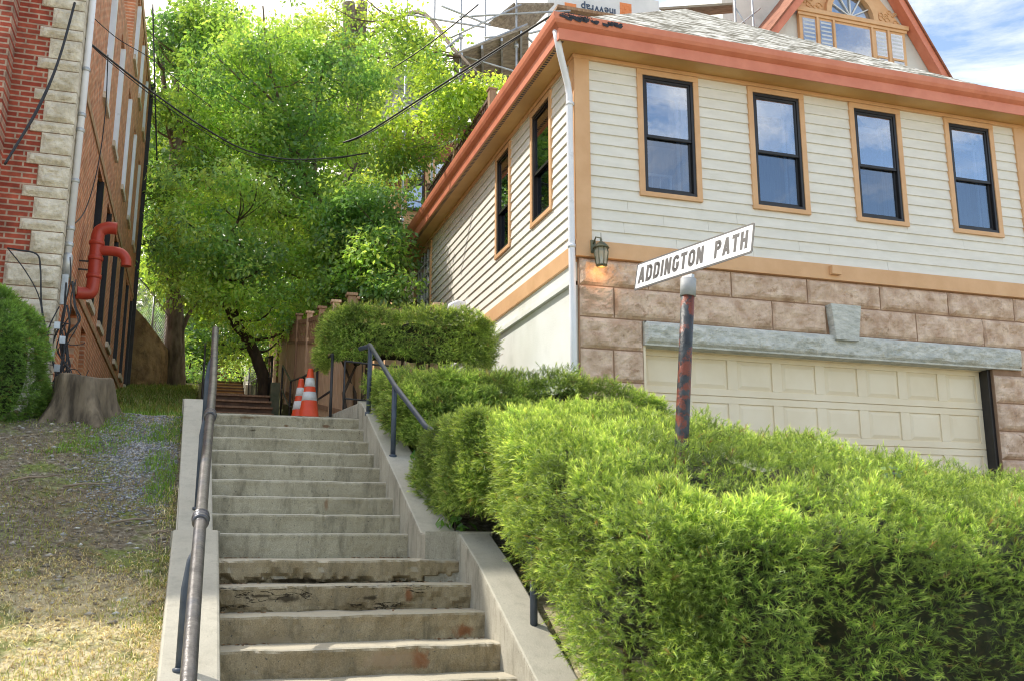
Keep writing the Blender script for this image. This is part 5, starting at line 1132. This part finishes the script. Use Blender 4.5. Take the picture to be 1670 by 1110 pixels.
# carved tan panels beside the arch
for s in (-1, 1):
    xo = xc+s*(R0+.2); xe = x1+.05 if s > 0 else x0-.05
    pn = MB().hexa([(xo, YG-.06, zc+.14), (xe, YG-.06, zc+.14), (xc+s*.3, YG-.06, zc+1.7), (xc+s*.2, YG-.06, zc+1.3)], [(xo, YG-.0, zc+.14), (xe, YG, zc+.14), (xc+s*.3, YG, zc+1.7), (xc+s*.2, YG, zc+1.3)]).build('carved_panel', 'tan_paint', TG)
    b = MB()
    for k in range(9):
        cx_ = xo+(xe-xo)*random.uniform(.15, .75); cz_ = zc+.2+random.uniform(.05, .5)*(1-abs((cx_-xo)/(xe-xo))*.6); rr2 = random.uniform(.06, .12)
        b.tube([(cx_+rr2*math.cos(t*.55)*(1-t*.07), YG-.07, cz_+rr2*math.sin(t*.55)*(1-t*.07)) for t in range(11)], .016, 5)
    b.build('scroll', 'tan_paint', pn)

# slate house under repair behind the trees
YS = 25.0
SH = thing('slate_roofed_house', 'tall slate roofed house under repair half hidden behind the trees', 'house', (9, YS, 5))
def X(u, v, Y=YS): return float(at(u, v, y=Y)[0])
def Z(u, v, Y=YS): return float(at(u, v, y=Y)[2])
xw0 = X(645, 300); xw1 = X(1190, 60); zt1 = Z(700, 205)
MB().box(xw0, xw1, YS, YS+5, 4.5, zt1-1.9).build('wall', 'tan_paint', SH)
MB().box(X(690, 200), xw1, YS-.06, YS+4.9, zt1-1.9, zt1).build('upper_wall', 'redwall', SH)
zr = Z(650, 60); b = MB()
b.hexa([(xw0-.2, YS-.3, zt1), (X(760, 200), YS-.3, zt1), (X(760, 200), YS+5, zt1), (xw0-.2, YS+5, zt1)], [(xw0+.3, YS+1.6, zr), (X(745, 60), YS+1.6, zr), (X(745, 60), YS+3, zr), (xw0+.3, YS+3, zr)]); b.build('roof', 'shingle_far', SH)
ww = MB().box(X(661, 300), X(690, 300), YS-.09, YS-.0, Z(675, 345), Z(675, 268)).build('window', 'black_frame', SH); MB().box(X(664, 300), X(687, 300), YS-.10, YS-.091, Z(675, 341), Z(675, 272)).build('glass', 'glass', ww)
for u in (655, 692, 700): MB().box(X(u, 300), X(u, 300)+.14, YS-.12, YS-.0, 6, Z(675, 255)).build('pilaster', 'tan_paint', SH)
ww = MB().box(X(703, 300), X(728, 300), YS-.09, YS-.0, Z(710, 330), Z(710, 265)).build('window', 'black_frame', SH); MB().box(X(705, 300), X(725, 300), YS-.10, YS-.091, Z(710, 326), Z(710, 268)).build('glass', 'glass', ww)
# white sheathed dormer and wrap
YW = 22.0
wp = MB().box(X(893, 20, YW), X(1075, 20, YW), YW, YW+3, 9, Z(900, -30, YW)).build('wrapped_wall', 'wrap', SH)
for u in (931, 1021): 
    a = X(u-10, 20, YW); c = X(u+9, 20, YW); q = MB(); zz0 = Z(u, 27, YW); zz1 = Z(u, 6, YW); nn_ = 5
    for i in range(nn_):
        for j in range(4):
            if (i+j) % 2 == 0: q.box(a+(c-a)*i/nn_, a+(c-a)*(i+.9)/nn_, YW-.012, YW-.004, zz0+(zz1-zz0)*j/4, zz0+(zz1-zz0)*(j+.85)/4)
    q.box(a, c, YW-.004, YW-.001, zz0, zz1); q.build('printed_logo', 'wrap_orange', wp)
Rf = Matrix(((-1, 0, 0), (0, 0, -1), (0, -1, 0)))
text_mesh('lettering', 'ineWrap', .30, M['wrap_blue'], wp, (X(976, 18, YW), YW-.012, Z(976, 16, YW)), Rf, .95, 1.0, .003, .004)
text_mesh('lettering', 'Home', .22, M['wrap_blue'], wp, (X(903, 34, YW), YW-.012, Z(903, 34, YW)), Rf @ Matrix.Rotation(math.radians(12), 3, 'Z'), .95, 1.0, .003, .003)
MB().box(X(1180, 60, YW+1), X(1300, 60, YW+1), YW+1, YW+3, 9, Z(1200, -60, YW+1)).build('wall', 'stucco_white', SH)
MB().box(X(890, 60, YW), X(1080, 60, YW), YW-.9, YW-.02, Z(960, 47, YW)-.1, Z(960, 47, YW)-.02).build('ledge', 'fence_post', SH)
# scaffolding
YC = 20.2
SC = thing('scaffolding', 'galvanised pipe scaffolding with brown plank decks beside the slate roofed house', 'scaffolding', (X(750, 200, YC), YC, 4.9))
def sp3(u, v, Y=YC): return at(u, v, y=Y)
for (u, Y, vb) in ((749, YC, 250), (842, YC, 140), (703, YC+2, 330), (791, YC+2, 80), (657, YC+3.5, 300), (1200, YC+1.5, 40), (1230, YC+1.5, 60)):
    p = sp3(u, vb, Y); b = MB(); zlow = 5.5 if u < 860 else 9.5; b.tube([(p[0], Y, zlow), (p[0], Y, 17)], .03, 8); st = b.build('standard', 'galv', SC)
    for z in (9.8, 11.0, 12.2, 13.2): MB().lathe((p[0], Y, z), [(.045, -.05), (.06, -.04), (.06, .04), (.045, .05)], 10).build('coupler', 'galv', st)
led = [((700, 105), (860, 40)), ((735, 62), (850, 8)), ((700, 160), (842, 62)), ((690, 108), (749, 62)), ((749, 90), (850, 120)), ((640, 20), (790, 45)), ((749, 28), (930, 18)), ((842, 60), (905, 45)), ((860, 62), (885, 85)), ((700, 245), (790, 212)), ((720, 10), (800, 42)), ((790, 62), (842, 58))]
for a, c in led: MB().tube([sp3(*a, YC-.05), sp3(*c, YC-.05)], .024, 7).build('ledger', 'galv', SC)
for (a, c) in (((1200, 14), (1228, 60)), ((1195, 50), (1240, 14))): MB().tube([sp3(*a, YC+1.5), sp3(*c, YC+1.5)], .022, 6).build('brace', 'galv', SC)
b = MB(); P_ = [sp3(738, 92, YC-.3), sp3(862, 45, YC-.3), sp3(862, 135, YC+1.3), sp3(742, 135, YC+1.3)]
for i in range(7):
    t0, t1 = i/7, (i+.93)/7; A = [P_[0]+(P_[3]-P_[0])*t0, P_[1]+(P_[2]-P_[1])*t0, P_[1]+(P_[2]-P_[1])*t1, P_[0]+(P_[3]-P_[0])*t1]; b.hexa(A, [x+np.array([0, 0, .05]) for x in A])
b.build('plank_deck', 'plank', SC)
for t in (.12, .38, .64, .9): MB().bar(P_[0]+(P_[1]-P_[0])*t-np.array([0, 0, .05]), P_[3]+(P_[2]-P_[3])*t-np.array([0, 0, .05]), .05, .09).build('joist', 'galv', SC)
b = MB(); P_ = [sp3(795, 42, YC), sp3(838, 8, YC), sp3(905, 8, YC+1), sp3(860, 55, YC+1)]
for i in range(4):
    t0, t1 = i/4, (i+.93)/4; A = [P_[0]+(P_[3]-P_[0])*t0, P_[1]+(P_[2]-P_[1])*t0, P_[1]+(P_[2]-P_[1])*t1, P_[0]+(P_[3]-P_[0])*t1]; b.hexa(A, [x+np.array([0, 0, .05]) for x in A])
b.build('plank_deck', 'plank', SC)
b = MB(); P_ = [sp3(1075, 16, YC), sp3(1195, 8, YC), sp3(1195, 22, YC+.8), sp3(1100, 30, YC+.8)]; b.hexa(P_, [x+np.array([0, 0, .06]) for x in P_]); b.build('plank_deck', 'plank', SC)

# ------------------------------------------------------------------ ground cover
def blades(n, box, hgt, wid, pal, seed, dens=None, lie=.5, name='grass', label='', zoff=-.01):
    r = np.random.default_rng(seed); x = r.uniform(box[0], box[1], n); y = r.uniform(box[2], box[3], n); P = np.stack([x, y, 0*x], 1)
    if dens is not None: k = r.random(n) < dens(P); P = P[k]
    n = len(P); b = (vnoise(P, .9, 1)-.5)*.10+(vnoise(P, 3.5, 2)-.5)*.05+(vnoise(P, 14, 3)-.5)*.018; P[:, 2] = ground(P[:, 0], P[:, 1])+b+zoff
    a = r.uniform(0, 2*math.pi, n); d = np.stack([np.cos(a), np.sin(a), 0*a], 1); h = (hgt*r.uniform(.4, 1.3, n))[:, None]; ln = (lie*r.uniform(.3, 1.4, n))[:, None]
    s = np.stack([-np.sin(a), np.cos(a), 0*a], 1)*(wid*r.uniform(.6, 1.3, n))[:, None]; U = np.array([0, 0, 1.])
    m_ = P+d*h*ln*.45+U*h*.6*(1-.35*np.minimum(ln, 1)); t = P+d*h*ln*1.1+U*h*np.clip(1.0-.75*ln, .12, 1)
    V = np.stack([P-s, P+s, m_+s*.7, m_-s*.7, t], 1).reshape(-1, 3); i = np.arange(n)*5
    Fc = np.concatenate([np.stack([i, i+1, i+2], 1), np.stack([i, i+2, i+3], 1), np.stack([i+3, i+2, i+4], 1)])
    pal = np.array(pal); c = pal[r.integers(0, len(pal), n)]*r.uniform(.7, 1.25, (n, 1)); c = np.repeat(c, 5, 0)
    o = np_mesh(name, V, Fc, M['grassblade'], None, c, origin=(0, 0, 0)); tag(o, label, 'grass', kind='stuff'); return o
STRAW = [(.84, .75, .50), (.74, .65, .42), (.90, .84, .64), (.40, .32, .19), (.60, .62, .28)]
GRN = [(.20, .30, .07), (.28, .38, .09), (.40, .46, .14), (.16, .24, .06), (.5, .45, .25)]
blades(60000, (-3.2, -.12, 4.2, 8.1), .055, .0030, STRAW, 1, lambda P: np.clip((7.6-P[:, 1])*1.5+vnoise(P, 3, 5)-.3, 0, 1), 1.3, 'dry_grass', 'dry straw coloured grass on the sunlit lower bank')
blades(30000, (-3.2, -.14, 4.2, 8.6), .06, .0022, [(.36, .42, .09), (.28, .37, .08), (.45, .48, .14), (.2, .28, .06)], 2, lambda P: np.clip((vnoise(P, 2.6, 6)-.47)*5, 0, 1), .7, 'green_grass', 'yellow green grass tufts on the lower bank')
blades(30000, (-3.2, -.16, 7.2, 12.2), .05, .0025, GRN, 3, lambda P: np.clip((vnoise(P, 1.9, 7)-.55)*6, 0, .9), .8, 'green_grass', 'short green grass patches on the shaded upper bank')
blades(9000, (-1.5, -.2, 10.9, 13.6), .10, .004, [(.16, .32, .05), (.22, .40, .07), (.10, .22, .04)], 4, lambda P: np.clip((vnoise(P, 2.2, 8)-.35)*5, 0, 1), .7, 'green_grass', 'lush green weeds at the foot of the stump and brown wall')
blades(5000, (-.55, -.17, 8.6, 11.4), .09, .004, [(.16, .32, .06), (.26, .42, .08)], 5, lambda P: np.clip((vnoise(P, 4, 8)-.25)*3-(-.17-P[:, 0])*3.2, 0, 1), .8, 'weeds', 'green weeds against the upper end of the left side wall')
blades(5000, (-1.5, -.3, 9.6, 11.0), .07, .004, [(.24, .42, .07), (.17, .33, .06)], 6, lambda P: np.clip((vnoise(P, 3.5, 12)-.45)*5, 0, 1), .8, 'weeds', 'bright green weeds in front of the stump')
blades(22000, (-1.6, -.1, 12.5, 27), .16, .008, [(.2, .32, .08), (.28, .38, .1), (.14, .24, .06), (.36, .36, .16)], 7, lambda P: np.clip((vnoise(P, 1.2, 8)-.15)*4, 0, 1), .7, 'green_grass', 'green grass running up beside the foot of the brown side wall')
blades(7000, (-.30, -.13, 4.3, 10.9), .07, .003, GRN+STRAW[:3], 9, lambda P: np.clip((vnoise(P, 5, 18)-.3)*3, 0, 1), .9, 'edge_grass', 'ragged grass along the outer foot of the left side wall')
blades(16000, (-3.2, -.16, 6.3, 9.8), .06, .0028, GRN, 10, lambda P: np.clip((vnoise(P, 1.7, 27)-.52)*7, 0, 1), .8, 'green_grass', 'green tufts in the shaded middle of the bank')
# gravel and litter
def stones(n, box, smin, smax, pal, seed, dens, name, label, flat=.5):
    r = np.random.default_rng(seed); x = r.uniform(box[0], box[1], n); y = r.uniform(box[2], box[3], n); P = np.stack([x, y, 0*x], 1); k = r.random(n) < dens(P); P = P[k]; n = len(P)
    b = (vnoise(P, .9, 1)-.5)*.10+(vnoise(P, 3.5, 2)-.5)*.05+(vnoise(P, 14, 3)-.5)*.018; P[:, 2] = ground(P[:, 0], P[:, 1])+b
    T = np.array([(1, 0, 0), (-1, 0, 0), (0, 1, 0), (0, -1, 0), (0, 0, 1), (0, 0, -1.)]); Tf = np.array([(0, 2, 4), (2, 1, 4), (1, 3, 4), (3, 0, 4), (2, 0, 5), (1, 2, 5), (3, 1, 5), (0, 3, 5)])
    s = r.uniform(smin, smax, (n, 1, 1)); V = T[None]*s*r.uniform(.6, 1.3, (n, 6, 1))*np.array([1, 1, flat]); a = r.uniform(0, 6.28, n); c_, s_ = np.cos(a)[:, None], np.sin(a)[:, None]
    V = np.stack([V[:, :, 0]*c_-V[:, :, 1]*s_, V[:, :, 0]*s_+V[:, :, 1]*c_, V[:, :, 2]], 2)+P[:, None, :]
    Fc = (Tf[None]+(np.arange(n)*6)[:, None, None]).reshape(-1, 3); pal = np.array(pal); c = np.repeat(pal[r.integers(0, len(pal), n)]*r.uniform(.7, 1.3, (n, 1)), 6, 0)
    tag(np_mesh(name, V.reshape(-1, 3), Fc, M['vcol'], None, c, origin=(0, 0, 0)), label, name, kind='stuff')
stones(26000, (-1.3, -.17, 8.2, 12.2), .006, .020, [(.24, .25, .28), (.34, .35, .38), (.16, .17, .2), (.42, .42, .43)], 11, lambda P: np.clip(1.25-np.abs(P[:, 0]+.42+(P[:, 1]-10)*.03)*1.9, 0, 1)*np.clip((P[:, 1]-8.0)*.55, 0, 1), 'gravel', 'grey gravel washed down beside the left side wall')
blades(26000, (-3.2, -.15, 7.0, 10.8), .06, .0026, [(.46, .38, .24), (.36, .30, .19), (.30, .33, .12), (.55, .48, .32)], 8, lambda P: np.clip((vnoise(P, 1.6, 17)-.35)*3, .05, 1), 1.35, 'dead_grass', 'thin dead grass lying over the shaded soil')
stones(700, (-3.0, -.17, 6.0, 11.2), .015, .045, [(.34, .31, .27), (.46, .43, .38), (.22, .19, .15), (.5, .5, .48)], 13, lambda P: vnoise(P, 1.5, 9), 'stones', 'loose stones and clods scattered over the bank', .45)
stones(16000, (-3.0, -.17, 6.3, 10.8), .004, .016, [(.2, .17, .14), (.33, .3, .26), (.12, .1, .08), (.25, .18, .11)], 12, lambda P: vnoise(P, 2, 9), 'pebbles', 'pebbles and crumbs of soil on the shaded bank')
for i, (u, v, Y, ang, ln) in enumerate([(20, 757, 8.9, -.5, .42), (105, 765, 8.8, .1, .4), (140, 775, 8.7, 2.0, .35), (180, 835, 8.1, .15, .42), (250, 845, 7.9, -1.0, .25), (245, 960, 6.6, 1.5, .2)]):
    p = at(u, v, y=Y); z = float(ground(p[0], Y))+.03; d = np.array([math.cos(ang), math.sin(ang), .1]); b = MB(); q0 = np.array([p[0], Y, z])
    b.tube([q0, q0+d*ln*.4+[0, 0, .015], q0+d*ln*.7+[0, .02, 0], q0+d*ln], [.010, .008, .006, .003], 6); b.tube([q0+d*ln*.45+[0, 0, .01], q0+d*ln*.6+[.05, .08, .03]], [.005, .002], 5)
    tag(b.build('fallen_twig', 'twig', origin=q0), ['bare twig at the left edge of the shaded bank', 'dry twig lying on soil below the round shrub', 'forked twig standing up from the shaded soil', 'longest dark stick lying across the middle of the bank', 'short twig near the left side wall', 'thin pale stalk at the edge of the sunlit straw'][i], 'twig', 'fallen twigs on the bank')
# leaf litter on the landing
r = random.Random(3); b = MB()
for i in range(150):
    x = r.choice([r.uniform(.2, .5), r.uniform(1.2, 1.88)]); st = r.choice([8, 8, 7, 6, 5]); y, z = low[st]; yy = (7.87 if st == 8 else low[st+1][0])-abs(r.gauss(0, .05))-.01; s = r.uniform(.006, .02); a = r.uniform(0, 6)
    b.add([(x+s*math.cos(a+k*1.57), yy+s*math.sin(a+k*1.57)*.8, z+.004+(.006 if k % 2 else 0)) for k in range(4)], [(0, 1, 2, 3)])
tag(b.build('leaf_litter', 'leafpile'), 'crumbs of brown leaves in the corners of the steps', 'litter', kind='stuff')
# broadleaf weeds beside the right wall
def weed(x, y, z, s, label, n=26, seed=1):
    T = thing('weed_plant', label, 'plant', (x, y, z)); rr3 = np.random.default_rng(seed); C = np.array([[x, y, z+s*.5]]); MB().tube([(x, y, z-.05), (x, y, z+s*.6)], .006, 5).build('stem', 'bark_dark', T)
    leaves(C, np.array([s]), n, s*.55, ([(.5, .64, .34), (.42, .58, .26)] if s < .08 else [(.10, .26, .05), (.16, .36, .08)]), seed, parent=T, name='leaves', aspect=.8); return T
weed(1.93, 7.45, 1.72, .16, 'broad leaved weed at the corner of the right side wall', 30, 1)
weed(2.0, 8.9, 2.2, .22, 'broad leaved weeds beneath the middle hedge by the rail post', 60, 2)
weed(4.17, 5.15, 2.03, .07, 'small pale leaved vine sprig growing out of the front hedge', 14, 3)

# ------------------------------------------------------------------ world, sun, camera
KX, KY = .68, .54
el = math.atan(1/math.hypot(KX, KY)); az = math.atan2(-KX, KY)      # azimuth from +Y, clockwise
w = bpy.data.worlds.new('World'); S.world = w; w.use_nodes = True; nt = w.node_tree; bg = nt.nodes['Background']; out = nt.nodes['World Output']
sky = N(nt, 'ShaderNodeTexSky', sky_type='NISHITA'); sky.sun_disc = False; sky.sun_elevation = el; sky.sun_rotation = az % (2*math.pi); sky.air_density = 1.0; sky.dust_density = .8; sky.ozone_density = 1.5
tc = N(nt, 'ShaderNodeTexCoord'); mp = N(nt, 'ShaderNodeMapping'); mp.inputs['Scale'].default_value = (1, 1, 2.6); mp.inputs['Rotation'].default_value = (0, 0, .5); nt.links.new(tc.outputs['Generated'], mp.inputs[0])
cl = noise(nt, mp.outputs[0], 3.2, 9, .62, .6)
# more cloud towards the sun side (left), clearer to the right
sp = N(nt, 'ShaderNodeSeparateXYZ'); nt.links.new(tc.outputs['Generated'], sp.inputs[0])
mr = N(nt, 'ShaderNodeMapRange'); nt.links.new(sp.outputs[0], mr.inputs[0]); mr.inputs[1].default_value = .62; mr.inputs[2].default_value = .15; mr.inputs[3].default_value = 0; mr.inputs[4].default_value = .35
mry = N(nt, 'ShaderNodeMapRange'); nt.links.new(sp.outputs[1], mry.inputs[0]); mry.inputs[1].default_value = -.1; mry.inputs[2].default_value = .3
ml = N(nt, 'ShaderNodeMath', operation='MULTIPLY'); nt.links.new(mr.outputs[0], ml.inputs[0]); nt.links.new(mry.outputs[0], ml.inputs[1])
ad = N(nt, 'ShaderNodeMath', operation='ADD'); nt.links.new(cl, ad.inputs[0]); nt.links.new(ml.outputs[0], ad.inputs[1])
cm = ramp(nt, ad.outputs[0], [(.46, (0, 0, 0)), (.74, (1, 1, 1))])
skb = mix(nt, 1.0, sky.outputs[0], (2.15, 2.02, 1.85), 'MULTIPLY'); cloudc = mix(nt, cm, skb, (14.2, 13.2, 11.6)); nt.links.new(cloudc, bg.inputs['Color']); bg.inputs['Strength'].default_value = .15
sun = bpy.data.lights.new('sun', 'SUN'); sun.energy = 5.0; sun.angle = math.radians(.53); sun.color = (1, .94, .84); so = bpy.data.objects.new('sun', sun); COL.objects.link(so)
tosun = Vector((-KX, KY, 1)).normalized(); so.rotation_euler = tosun.to_track_quat('Z', 'Y').to_euler(); so.location = (-20, 20, 40)
cam = bpy.data.cameras.new('camera'); co_ = bpy.data.objects.new('camera', cam); COL.objects.link(co_)
co_.location = (0, 0, EZ); co_.rotation_euler = Matrix(((_rt[0], _up[0], -_fw[0]), (_rt[1], _up[1], -_fw[1]), (_rt[2], _up[2], -_fw[2]))).to_euler()
cam.sensor_width = 36; cam.lens = F/1670*36; cam.clip_end = 2000; cam.clip_start = .05; S.camera = co_
S.view_settings.view_transform = 'Standard'; S.view_settings.look = 'None'; S.view_settings.exposure = 0; S.view_settings.gamma = 1
S.cycles.max_bounces = 6; S.cycles.transparent_max_bounces = 12; S.cycles.use_denoising = True; S.cycles.pixel_filter_type = 'BLACKMAN_HARRIS'; S.cycles.filter_width = 1.1
